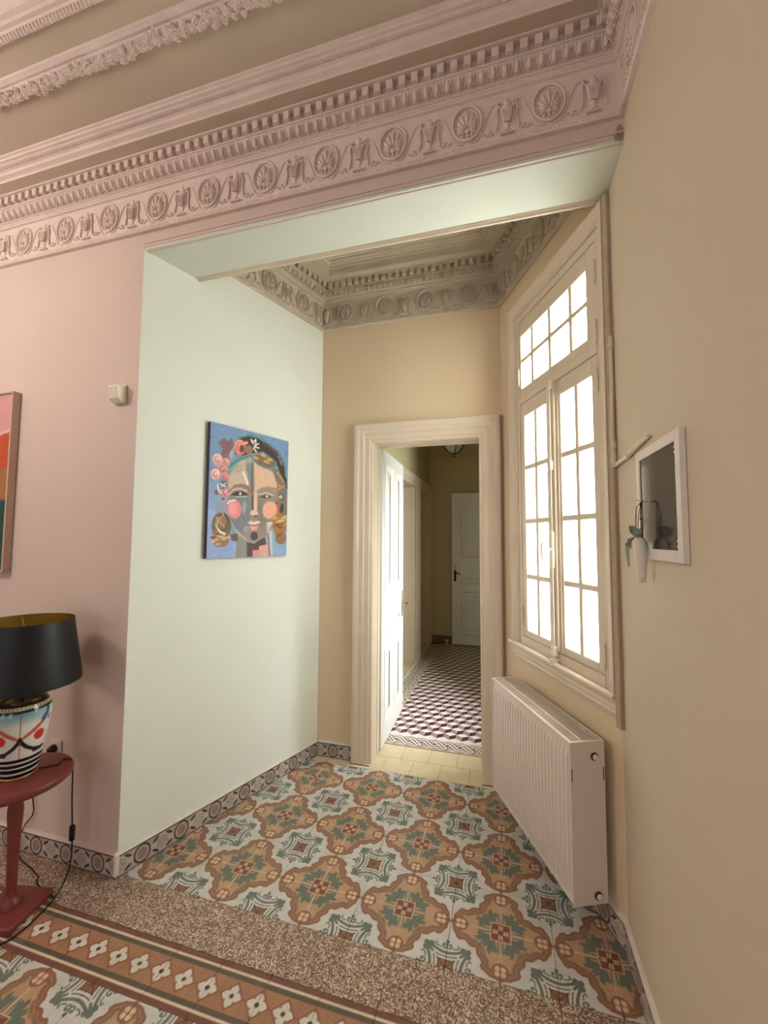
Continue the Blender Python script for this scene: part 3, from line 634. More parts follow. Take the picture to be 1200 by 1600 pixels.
def sash(name, s0, s1, z0, z1, cols, rows, bars=0.022, dd=0.0):
    """cols / rows: glass edges; stiles and rails outside them, glazing bars between them"""
    b = MB(); y0, y1 = -0.040+dd, 0.004+dd; cx0, cx1 = cols[0][0], cols[-1][1]; rz0, rz1 = rows[0][0], rows[-1][1]
    b.bbox(s0, cx0, y0, y1, z0, z1, 0.003, 1); b.bbox(cx1, s1, y0, y1, z0, z1, 0.003, 1); b.bbox(cx0, cx1, y0, y1, z0, rz0, 0.003, 1); b.bbox(cx0, cx1, y0, y1, rz1, z1, 0.003, 1)
    o = b.build(name, M_['white_wood'], win)
    for (a, c_) in zip(cols[:-1], cols[1:]): part('glazing_bar', M_['white_wood'], o, lambda q: q.bbox(a[1], c_[0], y0+0.006, y1-0.004, rz0-0.002, rz1+0.002, 0.004, 1))
    for (a, c_) in zip(rows[:-1], rows[1:]): part('glazing_bar', M_['white_wood'], o, lambda q: q.bbox(cx0-0.002, cx1+0.002, y0+0.007, y1-0.005, a[1], c_[0], 0.004, 1))
    for c_ in cols:
        for r in rows:
            part('pane', M_['hammered_glass'], o, lambda q: q.add([(c_[0]-.002, -0.020+dd, r[0]-.002), (c_[1]+.002, -0.020+dd, r[0]-.002), (c_[1]+.002, -0.020+dd, r[1]+.002), (c_[0]-.002, -0.020+dd, r[1]+.002)], [(0, 1, 2, 3)]))
    # bevelled putty fillets round each light
    return o
ROWS = [(1.062, 1.362), (1.392, 1.687), (1.717, 2.010), (2.040, 2.338)]
sR = sash('casement', 0.086, 0.408, 1.022, 2.423, [(0.132, 0.244), (0.274, 0.388)], ROWS)
sL = sash('casement', 0.466, 0.826, 1.022, 2.423, [(0.528, 0.639), (0.669, 0.778)], ROWS)
sT = sash('transom_sash', 0.086, 0.826, 2.467, 2.943, [(0.158, 0.276), (0.306, 0.472), (0.502, 0.664), (0.694, 0.812)], [(2.520, 2.683), (2.711, 2.850)])
part('meeting_stile', M_['white_wood'], win, lambda b: (b.bbox(0.402, 0.470, -0.03, 0.012, 1.022, 2.423, 0.006, 2), b.bbox(0.418, 0.452, 0.010, 0.024, 1.03, 2.42, 0.008, 2)), 40)
rod = part('espagnolette_rod', M_['painted_metal'], win, lambda b: b.tube([(0.444, 0.030, 0.985), (0.444, 0.030, 2.44)], 0.0065, 8), 60)
for z in (1.03, 1.98, 2.41): part('rod_guide', M_['painted_metal'], rod, lambda b: b.bbox(0.430, 0.459, 0.016, 0.042, z-0.025, z+0.025, 0.004, 2))
part('rod_keeper', M_['painted_metal'], rod, lambda b: (b.bbox(0.428, 0.46, 0.008, 0.050, 0.972, 0.992, 0.003, 1), b.bbox(0.43, 0.458, 0.03, 0.052, 0.955, 0.978, 0.003, 1)))
hd = part('window_handle', M_['plastic_white'], win, lambda b: (b.bbox(0.431, 0.458, 0.022, 0.040, 1.445, 1.640, 0.008, 2), b.tube([(0.444, 0.038, 1.545), (0.444, 0.078, 1.545)], 0.007, 8), b.tube([(0.444, 0.080, 1.585), (0.446, 0.086, 1.560), (0.446, 0.086, 1.530), (0.452, 0.078, 1.490)], [0.006, 0.009, 0.009, 0.005], 8)), 50)
for s_, zs in ((0.083, (1.10, 2.30, 2.52, 2.80)), (0.829, (1.14, 2.20, 2.60))):
    for z in zs: part('hinge', M_['painted_metal'], win, lambda b: (b.tube([(s_, 0.010, z-0.045), (s_, 0.010, z+0.045)], 0.0065, 8), b.ell((s_, 0.010, z+0.050), (0.005, 0.005, 0.008), 6, 4), b.ell((s_, 0.010, z-0.050), (0.005, 0.005, 0.008), 6, 4)), 50)
# pipe conduit that follows the casing and turns along the plain wall
cond = empty('cable_conduit', (XR, 0.03, 1.9)); setp(cond, 'thin painted cable conduit running down beside the window and behind the dark panel', 'conduit')
part('upright_pipe', M_['conduit'], cond, lambda b: b.tube([(-0.012, -0.012, 0.54), (-0.012, -0.011, 0.30), (-0.016, -0.016, 0.12), (-0.012, -0.012, 0.03)], 0.0085, 8), 60)
part('elbow', M_['conduit'], cond, lambda b: b.tube([(-0.012, -0.012, 0.05), (-0.012, -0.014, 0.015), (-0.012, -0.022, -0.004), (-0.012, -0.040, -0.004)], 0.0105, 8), 60)
part('cross_pipe', M_['conduit'], cond, lambda b: b.tube([(-0.011, -0.03, -0.004), (-0.011, -0.20, 0.0), (-0.013, -0.36, 0.016), (-0.010, -0.43, 0.020)], [0.0085, 0.0085, 0.009, 0.006], 8), 60)
for y, z in ((-0.001, 0.50), (-0.004, 0.08)): part('clip', M_['conduit'], cond, lambda b: b.tube([(-0.0125, y-0.012, z-0.012), (-0.0125, y-0.012, z+0.012)], 0.0115, 8), 60)
part('clip', M_['conduit'], cond, lambda b: b.tube([(-0.0115, -0.185, 0.0), (-0.0115, -0.215, 0.001)], 0.0112, 8), 60)

# ------------------------------------------------------------ doorway of the alcove
CASD = [(0.0, -0.12), (0.0, 0.010), (0.010, 0.016), (0.020, 0.016), (0.026, 0.024), (0.036, 0.026), (0.062, 0.026), (0.068, 0.034), (0.100, 0.036), (0.108, 0.042), (0.120, 0.048), (0.136, 0.048), (0.144, 0.042), (0.146, 0.0)]
def casing_fn(y): return lambda a, q, h: (a, y-h, q)
tr4 = part('trim_4', M_['white_wood'], None, lambda b: b.sweep([(-0.092, 0.0), (-0.092, 2.300), (0.672, 2.300), (0.672, 0.0)], CASD, fn=casing_fn(1.075)), 28)
setp(tr4, 'moulded white architrave around the alcove doorway', 'door frame', kind='structure')
def _lin(b):
    b.box(DX0, -0.092+0.004, 1.19, 1.24, 0, 2.30); b.box(0.668, DX1, 1.19, 1.24, 0, 2.30); b.box(DX0, DX1, 1.19, 1.24, 2.296, DH)
part('door_lining', M_['white_wood'], tr4, _lin)
part('base_strip', M_['dark_line'], tr4, lambda b: (b.box(-0.236, -0.096, 1.0255, 1.030, 0.0, 0.004), b.box(0.676, 0.815, 1.0255, 1.030, 0.0, 0.004)))  # thin dark strips along the feet of the architrave
def panel_door(name, W, H, TH, layout, label, M, m):
    """leaf in local coords x 0..W, y 0..TH (face y=0 towards -y), z 0..H; layout = list of (x0,x1,z0,z1) sunk panels"""
    b = MB(); xs = sorted({0, W} | {p[0] for p in layout} | {p[1] for p in layout}); zs = sorted({0, H} | {p[2] for p in layout} | {p[3] for p in layout})
    for i in range(len(xs)-1):
        for j in range(len(zs)-1):
            cx, cz = (xs[i]+xs[i+1])/2, (zs[j]+zs[j+1])/2
            if not any(p[0] < cx < p[1] and p[2] < cz < p[3] for p in layout): b.box(xs[i], xs[i+1], 0, TH, zs[j], zs[j+1])
    o = b.build(name, m, None, None, M); setp(o, label, 'door', kind='structure')
    for p in layout:
        def pan(q):
            q.box(p[0], p[1], 0.012, TH-0.012, p[2], p[3])
            for y, sg in ((0.012, 1), (TH-0.012, -1)):
                pr = [(0.0, -0.014), (0.008, -0.016), (0.016, -0.010), (0.022, -0.004), (0.034, 0.0), (0.052, -0.001), (0.066, -0.008), (0.08, -0.008)]
                path = [(p[0], p[2]), (p[1], p[2]), (p[1], p[3]), (p[0], p[3])]
                q.sweep(path, [(t*min(1, 0.36*min(p[1]-p[0], p[3]-p[2])/0.08), h) for t, h in pr], True, fn=lambda a, c_, h: (a, y+sg*h, c_))
        part('door_panel', m, o, pan)
    return o
# open leaf: hinged on the hall side of the left jamb, swung back about a quarter turn
LAY = [(0.095, 0.375, 0.14, 0.74), (0.445, 0.715, 0.14, 0.74), (0.095, 0.715, 0.82, 0.955), (0.095, 0.375, 1.13, 2.19), (0.445, 0.715, 1.13, 2.19)]
ML = frame2((-0.075, 1.245, 0.012), (-0.030, 1.0))
d1 = panel_door('door_1', 0.81, 2.288, 0.040, LAY, 'bright white panelled door standing open into the hall', ML, M_['door_white'])
def _hand(b, y, s_):
    b.bbox(0.742, 0.778, y-0.004*s_ if s_ > 0 else y, y if s_ > 0 else y+0.004, 0.86, 1.10, 0.001, 1); b.tube([(0.760, y, 0.99), (0.760, y-0.045*s_, 0.99), (0.745, y-0.052*s_, 0.988), (0.665, y-0.050*s_, 0.982)], [0.009, 0.008, 0.008, 0.006], 8)
part('door_handle', M_['brass'], d1, lambda b: _hand(b, 0.0, 1), 50); part('door_handle', M_['brass'], d1, lambda b: _hand(b, 0.040, -1), 50)
part('lock_plate', M_['metal_aged'], d1, lambda b: b.box(0.8095, 0.8115, 0.010, 0.030, 0.85, 1.10))
for z in (0.22, 1.10, 2.02): part('hinge', M_['metal_aged'], d1, lambda b: (b.tube([(-0.008, 0.046, z-0.06), (-0.008, 0.046, z+0.06)], 0.009, 8), b.ell((-0.008, 0.046, z+0.068), (0.007, 0.007, 0.012), 6, 4), b.ell((-0.008, 0.046, z-0.068), (0.007, 0.007, 0.012), 6, 4)), 50)

# ------------------------------------------------------------ hall behind the doorway
HX0, HX1, HY0, HY1, HZ = -0.30, 1.0, 1.235, 4.68, 3.45
def _hl(b):
    x0, x1 = HX0-0.25, HX0
    for (y0, y1) in ((HY0-0.01, 2.70), (3.62, 3.86), (4.62, HY1+0.2)): b.box(x0, x1, y0, y1, 0, HZ)
    for (y0, y1) in ((2.70, 3.62), (3.86, 4.62)): b.box(x0, x1, y0, y1, 2.30, HZ)
struct('wall_hall_left', M_['hall_wall'], _hl, 'dim cream hall wall with two doorways')
struct('wall_hall_far', M_['hall_wall'], lambda b: b.box(HX0-0.3, HX1+0.3, HY1, HY1+0.2, 0, HZ), 'dim cream wall at the end of the hall')
def _hr(b):
    b.box(HX1, HX1+0.2, HY0, 1.36, 0, HZ); b.box(HX1, HX1+0.2, 1.96, HY1+0.2, 0, HZ); b.box(HX1, HX1+0.2, 1.36, 1.96, 0, 0.75); b.box(HX1, HX1+0.2, 1.36, 1.96, 2.6, HZ)
struct('wall_hall_right', M_['hall_wall'], _hr, 'cream hall wall with the side window opening')
struct('ceiling_hall', M_['hall_wall'], lambda b: b.box(HX0-0.3, HX1+0.3, HY0, HY1+0.2, HZ, HZ+0.1), 'cream hall ceiling', 'ceiling')
CASH = [(0.0, -0.02), (0.0, 0.012), (0.014, 0.018), (0.024, 0.018), (0.034, 0.026), (0.075, 0.028), (0.085, 0.036), (0.105, 0.038), (0.118, 0.044), (0.128, 0.040), (0.130, 0.0)]
for k, (y0, y1, lb) in enumerate(((2.70, 3.62, 'moulded casing of the nearer side doorway in the hall'), (3.86, 4.55, 'moulded casing of the farther side doorway in the hall'))):
    t = part('trim_%d' % (5+k), M_['white_wood'], None, lambda b: b.sweep([(y0, 0.0), (y0, 2.29), (y1, 2.29), (y1, 0.0)], CASH, fn=lambda a, q, h: (HX0+h, a, q)), 28); setp(t, lb, 'door frame', kind='structure')
    part('jamb', M_['white_wood'], t, lambda b: (b.box(HX0-0.24, HX0-0.005, y1-0.002, y1+0.02, 0, 2.30), b.box(HX0-0.24, HX0-0.005, y0-0.02, y0+0.002, 0, 2.30), b.box(HX0-0.24, HX0-0.005, y0, y1, 2.288, 2.31)))
for k, (y0, y1) in enumerate(((2.70, 3.62), (3.86, 4.60))):
    w = y1-y0-0.006
    panel_door('door_%d' % (3+k), w, 2.28, 0.04, [(0.1, w-0.1, 0.14, 0.9), (0.1, w-0.1, 1.05, 2.15)], ('closed side door in the nearer hall doorway', 'closed side door in the farther hall doorway')[k], frame2((HX0-0.22, y0+0.003, 0.005), (0, 1)), M_['hall_wall'])
W2 = 0.86
d2 = panel_door('door_2', W2, 2.285, 0.040, [(0.13, 0.74, 0.16, 0.80), (0.13, 0.74, 0.90, 1.00), (0.13, 0.74, 1.30, 2.17)], 'dim white panelled door at the end of the hall', frame2((0.06, 4.60, 0.012), (1, 0.02)), M_['door_white'])
part('door_handle', M_['iron'], d2, lambda b: (b.bbox(0.035, 0.065, -0.006, 0.0, 0.94, 1.18, 0.001, 1), b.tube([(0.05, -0.004, 1.08), (0.05, -0.05, 1.08), (0.07, -0.055, 1.075), (0.13, -0.052, 1.05)], 0.008, 8)), 50)
part('escutcheon', M_['door_white'], d2, lambda b: b.bbox(0.036, 0.064, -0.009, -0.006, 1.11, 1.17, 0.001, 1))
st = setp(part('baseboard_hall_far', M_['hall_skirting'], None, lambda b: b.box(HX0, HX1, HY1-0.015, HY1, 0, 0.115)), 'brown skirting at the end of the hall', 'skirting', kind='structure')
ds = empty('door_stop', (-0.02, HY1-0.06, 0)); setp(ds, 'small white door stop on the hall floor', 'door stop')
part('base', M_['plastic_white'], ds, lambda b: b.lathe([(0.022, 0.0), (0.022, 0.008), (0.012, 0.014), (0.010, 0.045)], 14), 40); part('rubber_tip', M_['plastic_white'], ds, lambda b: b.ell((0.0, -0.008, 0.058), (0.024, 0.026, 0.022), 10, 6), 60)
# small frieze moulding on the hall walls
tr7 = part('trim_7', M_['hall_wall'], None, lambda b: b.sweep([(HX1, HY1), (HX0, HY1), (HX0, HY0)], [(0, 2.86), (0.012, 2.865), (0.016, 2.875), (0.010, 2.88), (0.010, 2.905), (0.018, 2.91), (0.018, 2.92), (0, 2.925)]), 30)
setp(tr7, 'small moulded frieze band high on the hall walls', 'moulding', kind='structure')
wave = MB().tube([(-0.045, 0, -0.006), (-0.025, -0.004, 0.008), (0, -0.004, -0.004), (0.02, -0.004, -0.012), (0.045, 0, 0.004)], [0.004, 0.009, 0.011, 0.009, 0.004], 6).mesh('frieze_wave', M_['hall_wall'], 60)
_x = -0.22
while _x < 0.9: link('frieze_wave', wave, tr7, Matrix.Translation((_x, HY1-0.012, 2.892))); _x += 0.105
# pendant lantern
pn = empty('pendant_lamp', (0.28, 3.0, 2.55)); setp(pn, 'glass bowl pendant lantern with dark iron ring in the hall', 'lamp')
part('glass_bowl', M_['clear_glass'], pn, lambda b: b.lathe([(0.012, 0.040), (0.045, 0.048), (0.085, 0.085), (0.110, 0.14), (0.120, 0.21), (0.124, 0.25), (0.121, 0.25), (0.117, 0.21), (0.106, 0.14), (0.082, 0.09), (0.044, 0.054), (0.012, 0.046)], 28, cap=False), 60)
for k in range(4):
    a = k*PI/2+0.35; part('iron_strap', M_['iron'], pn, lambda b: b.tube([(r*math.cos(a), r*math.sin(a), z) for r, z in ((0.008, 0.036), (0.05, 0.044), (0.092, 0.085), (0.118, 0.14), (0.129, 0.21), (0.132, 0.26))], 0.0055, 6), 60)
part('iron_ring', M_['iron'], pn, lambda b: b.tube([(0.133*math.cos(2*PI*k/24), 0.133*math.sin(2*PI*k/24), 0.26) for k in range(25)], 0.006, 6), 60)
part('finial', M_['iron'], pn, lambda b: (b.tube([(0, 0, 0.038), (0.018, 0, 0.022), (0.016, 0, 0.004), (0, 0, -0.004), (-0.016, 0, 0.004), (-0.018, 0, 0.022), (0, 0, 0.038)], 0.0045, 6), b.ell((0, 0, 0.036), (0.02, 0.02, 0.008), 8, 4)), 60)
part('chain_rod', M_['iron'], pn, lambda b: (b.tube([(0, 0, 0.50), (0, 0, 0.9)], 0.006, 6), *[b.tube([(0.132*math.cos(k*PI/2+0.35), 0.132*math.sin(k*PI/2+0.35), 0.26), (0.05*math.cos(k*PI/2+0.35), 0.05*math.sin(k*PI/2+0.35), 0.42), (0, 0, 0.51)], 0.005, 6) for k in range(4)]), 60)

# ------------------------------------------------------------ radiator under the window
rd = empty('radiator', M=MW @ Matrix.Translation((0.062, 0.040, 0.135))); setp(rd, 'white steel panel radiator mounted under the window', 'radiator')
RL, RD, RH = 0.80, 0.155, 0.635
def _rp(b, y, sg):
    # ribbed sheet: flat margins and raised pressed channels
    n = 26; pitch = (RL-0.03)/n; pts = [(0.0, 0.0)]
    for k in range(n):
        x = 0.015+k*pitch; pts += [(x+pitch*0.10, 0.0), (x+pitch*0.26, 0.0095), (x+pitch*0.74, 0.0095), (x+pitch*0.90, 0.0)]
    pts.append((RL, 0.0)); zs = [(0.0, 0), (0.028, 0), (0.048, 1), (RH-0.066, 1), (RH-0.046, 0), (RH-0.004, 0)]
    vs, fs = [], []
    for z, f in zs: vs += [(x, y-sg*0.0095+sg*d*f, z) for x, d in pts]
    m = len(pts)
    for j in range(len(zs)-1):
        for i in range(m-1): fs.append((j*m+i, j*m+i+1, (j+1)*m+i+1, (j+1)*m+i))
    b.add(vs, fs); b.box(0, RL, y-sg*0.016, y-sg*0.0098, 0, RH-0.004)
part('front_panel', M_['radiator_white'], rd, lambda b: _rp(b, RD, 1), 40); part('rear_panel', M_['radiator_white'], rd, lambda b: _rp(b, 0.006, -1), 40)
part('middle_panel', M_['grille_dark'], rd, lambda b: b.box(0.01, RL-0.01, 0.045, 0.050, 0.02, RH-0.03))
for x0, x1 in ((-0.004, 0.0), (RL, RL+0.004)): part('side_panel', M_['radiator_white'], rd, lambda b: (b.bbox(x0, x1, 0.001, RD-0.002, 0.0, RH, 0.0015, 2)))
def _gr(b):
    b.bbox(-0.003, RL+0.003, RD-0.018, RD-0.001, RH-0.010, RH, 0.004, 2); b.box(-0.003, RL+0.003, 0.0, 0.008, RH-0.010, RH); b.box(0, RL, 0.090, 0.097, RH-0.010, RH-0.001)
    b.box(-0.003, 0.010, 0.0, RD-0.01, RH-0.010, RH-0.0005); b.box(RL-0.010, RL+0.003, 0.0, RD-0.01, RH-0.010, RH-0.0005)
tg = part('top_grille', M_['radiator_white'], rd, _gr)
setp(part('grille_slats', M_['radiator_white'], tg, lambda b: [b.box(0.012+k*0.0125, 0.012+k*0.0125+0.0042, 0.006, RD-0.016, RH-0.012, RH-0.003) for k in range(62)]), kind='stuff')
for (y, z) in ((0.048, RH-0.060), (0.045, 0.035)):
    pgo = part('plug', M_['dark_line'], rd, lambda b: b.lathe([(0.016, 0), (0.016, 0.006), (0.013, 0.008)], 18, Matrix.Translation((-0.0035, y, z)) @ Matrix.Rotation(-PI/2, 4, 'Y')), 40)
    part('plug_cap', M_['plastic_white'], pgo, lambda b: b.lathe([(0.0115, 0), (0.0115, 0.006), (0.006, 0.009), (0.001, 0.009)], 16, Matrix.Translation((-0.0085, y-0.001, z)) @ Matrix.Rotation(-PI/2, 4, 'Y')), 40)
for y in (0.006, RD-0.010): part('side_slot', M_['dark_line'], rd, lambda b: b.box(-0.0046, -0.0035, y, y+0.004, RH-0.155, RH-0.105))
for x in (0.12, RL-0.12): part('wall_bracket', M_['radiator_white'], rd, lambda b: b.box(x, x+0.03, -0.0395, 0.003, 0.06, RH-0.10))

# ------------------------------------------------------------ canvas painting of a face on the cream wall
def homog(src, dst):
    Am = []
    for (x, y), (u, v) in zip(src, dst): Am += [[x, y, 1, 0, 0, 0, -u*x, -u*y], [0, 0, 0, x, y, 1, -v*x, -v*y]]
    h = np.linalg.solve(np.array(Am, float), np.array([c for p in dst for c in p], float)); return np.append(h, 1).reshape(3, 3)
PW, PH = 0.60, 0.79
# the layout was sketched on a slanted view; shapes are drawn in those sketch coordinates and laid flat on the canvas
H_ = homog([(0, 0), (PW, 0), (PW, PH), (0, PH)], [(215, 1385), (968, 1380), (1000, 315), (275, 115)])
cv = Canvas(PW, PH, 168, 220, (116, 146, 186))
_q = np.stack([cv.gx, cv.gy, np.ones_like(cv.gx)], 1) @ H_.T; cv.X = _q[:, 0]/_q[:, 2]; cv.Y = _q[:, 1]/_q[:, 2]; cv.soft = 7.0
def paint_face(c):
    P, L, E, Rg = c.poly, c.line, c.ell, c.ring
    t = np.clip((c.Y-500)/700, 0, 1)[:, None]; c.rgb = c.rgb*(1-t)+np.array((146, 164, 212.0))*t
    for k in range(70):
        x, y = random.uniform(220, 1000), random.uniform(110, 1380); g = random.uniform(-22, 22); base = (112+g, 140+g, 182+g) if y < 700 else (144+g, 164+g, 212+g*0.6)
        E(x, y, random.uniform(20, 60), random.uniform(10, 26), base, random.uniform(-0.8, 0.8), 0.5)
    teal, brown, dark, peach, tau = (84, 132, 130), (128, 98, 70), (58, 44, 44), (214, 176, 150), (170, 150, 132)
    P([(495, 330), (540, 275), (620, 255), (710, 280), (800, 335), (890, 410), (945, 500), (972, 620), (985, 760), (930, 700), (900, 560), (850, 470), (760, 405), (640, 420), (540, 445), (490, 420)], dark)
    L([(480, 330), (540, 268), (640, 248), (750, 285), (830, 345), (905, 410), (965, 540), (970, 640)], 16, teal)
    L([(900, 450), (935, 530)], 12, (150, 130, 150)); L([(760, 330), (850, 395), (910, 480)], 10, (96, 72, 72))
    P([(840, 560), (900, 570), (975, 720), (980, 1000), (890, 1010), (880, 700)], (122, 112, 100))
    P([(880, 690), (940, 740), (905, 740)], (226, 110, 84)); L([(890, 600), (950, 690)], 12, (200, 150, 80)); L([(880, 770), (950, 730)], 12, (200, 150, 80)); E(920, 830, 24, 22, (190, 176, 164)); Rg(920, 830, 24, 22, 6, dark); E(928, 940, 16, 46, (52, 60, 56), 0.15)
    # face
    P([(600, 440), (530, 495), (460, 580), (420, 680), (428, 780), (418, 900), (440, 1010), (490, 1120), (570, 1215), (650, 1250), (740, 1232), (820, 1140), (870, 1030), (900, 900), (892, 760), (882, 680), (845, 590), (760, 530), (680, 490)], (146, 132, 122))
    P([(540, 488), (600, 462), (600, 560), (626, 720), (560, 700), (490, 735), (430, 750), (432, 640), (470, 570)], (194, 170, 148)); E(520, 560, 60, 40, (170, 156, 140), -0.6, 0.6)
    P([(590, 530), (670, 500), (668, 770), (632, 720)], (124, 134, 142)); E(620, 480, 45, 26, (170, 172, 152), -0.3, 0.7)
    P([(672, 500), (760, 548), (850, 600), (882, 700), (884, 745), (790, 728), (705, 760), (676, 800)], peach)
    L([(568, 588), (588, 640), (612, 702)], 16, (228, 226, 222)); L([(655, 520), (650, 760), (648, 930)], 14, (110, 88, 84))
    P([(430, 830), (620, 800), (640, 1000), (600, 1080), (560, 1190), (480, 1090), (432, 980)], (122, 122, 126)); E(575, 920, 20, 60, (142, 158, 162), 0.1); E(590, 1120, 26, 40, (140, 152, 160), 0.5)
    P([(700, 840), (760, 860), (750, 1010), (800, 1050), (740, 1120), (700, 1040)], (132, 122, 114))
    P([(672, 780), (700, 770), (696, 950), (664, 960)], (218, 184, 160)); L([(652, 770), (655, 940)], 10, (74, 56, 54))
    P([(625, 985), (640, 955), (668, 945), (700, 960), (708, 985), (670, 998)], (218, 192, 172)); E(680, 1003, 18, 8, (90, 70, 66))
    # eyes and brows
    L([(436, 775), (490, 715), (560, 708), (612, 740), (648, 795)], 22, (150, 104, 80)); P([(444, 800), (500, 768), (562, 766), (622, 804), (560, 812), (500, 810)], (70, 48, 44)); E(540, 790, 12, 14, (214, 204, 196)); L([(430, 800), (470, 750), (540, 742), (600, 770)], 9, (226, 204, 190)); L([(500, 818), (600, 815)], 9, (190, 196, 196))
    L([(700, 772), (750, 745), (810, 742), (872, 780)], 20, (176, 136, 112)); P([(708, 828), (775, 806), (845, 830), (780, 842)], (84, 70, 58)); E(790, 822, 10, 12, (222, 216, 206)); L([(712, 800), (790, 785), (850, 815)], 8, (230, 210, 192))
    # cheeks
    E(484, 932, 64, 88, (226, 132, 134), -0.1); E(470, 925, 40, 62, (238, 156, 152), -0.1, 0.8); L([(418, 880), (440, 855), (490, 848)], 14, (232, 228, 222))
    P([(890, 870), (902, 930), (884, 1000), (868, 960)], (222, 88, 84)); E(815, 950, 68, 82, (226, 164, 142), 0.1); E(835, 930, 40, 56, (220, 172, 130), 0, 0.6)
    # mouth and chin
    P([(598, 1072), (638, 1044), (665, 1060), (698, 1044), (736, 1068), (700, 1088), (640, 1088)], (226, 200, 186)); P([(622, 1092), (704, 1090), (690, 1132), (640, 1136)], (226, 150, 146)); L([(600, 1076), (665, 1090), (735, 1072)], 7, (86, 56, 54)); E(666, 1188, 34, 40, (70, 64, 66))
    # neck and shoulders
    P([(505, 1170), (600, 1240), (600, 1385), (488, 1385)], (146, 136, 126)); P([(540, 1220), (585, 1250), (580, 1385), (550, 1385)], (130, 144, 142)); L([(500, 1130), (590, 1215)], 14, (206, 164, 110))
    P([(596, 1240), (665, 1258), (770, 1200), (780, 1290), (715, 1300), (700, 1385), (596, 1385)], (86, 66, 64)); P([(650, 1322), (712, 1318), (708, 1385), (650, 1385)], (214, 150, 140)); P([(710, 1285), (790, 1268), (796, 1385), (714, 1385)], (216, 164, 152))
    P([(786, 1080), (842, 1062), (808, 1140), (816, 1385), (792, 1385), (790, 1180)], (206, 186, 178)); L([(796, 1170), (806, 1380)], 12, (140, 94, 66)); L([(790, 1072), (845, 1068)], 12, (232, 226, 220)); P([(820, 1130), (850, 1120), (900, 1260), (962, 1280), (966, 1372), (826, 1372)], (140, 170, 204)); L([(822, 1150), (832, 1370)], 8, (226, 226, 226))
    # earrings
    P([(440, 1160), (512, 1160), (510, 1235), (450, 1225)], (92, 86, 90)); P([(450, 1060), (500, 1160), (456, 1150)], (96, 160, 158))
    E(360, 1085, 92, 130, (116, 92, 66)); E(352, 1225, 78, 58, (150, 112, 92)); E(380, 1050, 62, 76, (140, 108, 80)); L([(325, 1010), (315, 1080), (345, 1140), (390, 1160)], 22, (222, 214, 204)); L([(352, 1000), (350, 1050), (385, 1090)], 12, (200, 150, 100)); L([(400, 985), (420, 1040), (400, 1090)], 10, (72, 52, 46)); Rg(375, 1050, 58, 72, 8, (80, 60, 50))
    for k in range(16): E(290+random.uniform(-15, 150), 1130+random.uniform(0, 130), 22, 9, random.choice([(210, 176, 130), (170, 120, 86), (104, 76, 60)]), random.uniform(-0.6, 0.6))
    L([(350, 880), (380, 990)], 14, (176, 150, 110)); L([(382, 860), (410, 970)], 12, (196, 164, 120)); E(382, 832, 13, 14, (170, 50, 50))
    E(905, 1095, 66, 118, (164, 118, 56)); E(915, 1215, 52, 60, (150, 106, 76))
    for k in range(14): E(860+random.uniform(-5, 100), 1010+random.uniform(0, 220), 26, 11, random.choice([(206, 160, 74), (120, 84, 46), (216, 180, 120)]), random.uniform(-0.6, 0.4))
    E(884, 885, 10, 16, (170, 44, 44))
    # head band and flowers
    P([(412, 545), (470, 490), (560, 450), (640, 432), (640, 448), (560, 482), (490, 540), (425, 595)], teal); L([(430, 575), (500, 520), (560, 480)], 8, (150, 190, 180)); P([(640, 445), (740, 425), (830, 462), (885, 525), (850, 565), (770, 552), (700, 508)], (124, 98, 72)); L([(650, 450), (710, 520), (780, 556), (865, 556), (880, 510), (800, 440)], 15, teal)
    for x, y in ((690, 460), (760, 440), (790, 500), (820, 480)): E(x, y, 30, 12, (208, 162, 84), 0.4)
    P([(335, 312), (395, 270), (430, 300), (470, 276), (488, 350), (455, 390), (470, 430), (420, 470), (360, 430), (385, 370)], (126, 88, 98)); P([(380, 430), (450, 400), (440, 520), (390, 500)], (140, 96, 104)); E(462, 425, 18, 40, (150, 176, 180), 0.2)
    for x, y, rx, ry, c1_ in ((330, 470, 48, 58, (226, 172, 160)), (410, 500, 36, 46, (216, 150, 142)), (378, 560, 56, 56, (200, 138, 138)), (310, 606, 44, 54, (228, 178, 170)), (400, 632, 40, 42, (214, 130, 130)), (540, 362, 56, 76, (226, 136, 122)), (392, 780, 36, 46, (222, 140, 144)), (320, 770, 22, 24, (170, 90, 100))):
        E(x, y, rx, ry, c1_); E(x-rx*0.25, y-ry*0.2, rx*0.55, ry*0.6, tuple(min(255, v*1.07) for v in c1_), 0.4, 0.8); E(x+rx*0.35, y+ry*0.4, rx*0.5, ry*0.4, tuple(v*0.86 for v in c1_), -0.3, 0.8)
        for fr, a0, sp, sh in ((0.35, 0.4, 3.6, 0.66), (0.62, 2.6, 2.4, 0.78), (0.60, 5.4, 1.8, 1.12), (0.86, 1.0, 2.0, 0.8), (0.84, 3.9, 1.9, 1.13)):
            L([(x+rx*fr*math.cos(a0+sp*q/8), y+ry*fr*math.sin(a0+sp*q/8)) for q in range(9)], 7, tuple(min(255, v*sh) for v in c1_))
    E(562, 372, 24, 34, (96, 64, 52)); E(625, 385, 36, 44, (156, 106, 74)); E(600, 320, 20, 16, (220, 160, 150))
    for p0, p1 in (((648, 290), (668, 330)), ((690, 290), (690, 340)), ((715, 330), (680, 350)), ((670, 370), (695, 405)), ((720, 370), (680, 360)), ((655, 310), (690, 300))): L([p0, p1], 13, (232, 228, 222))
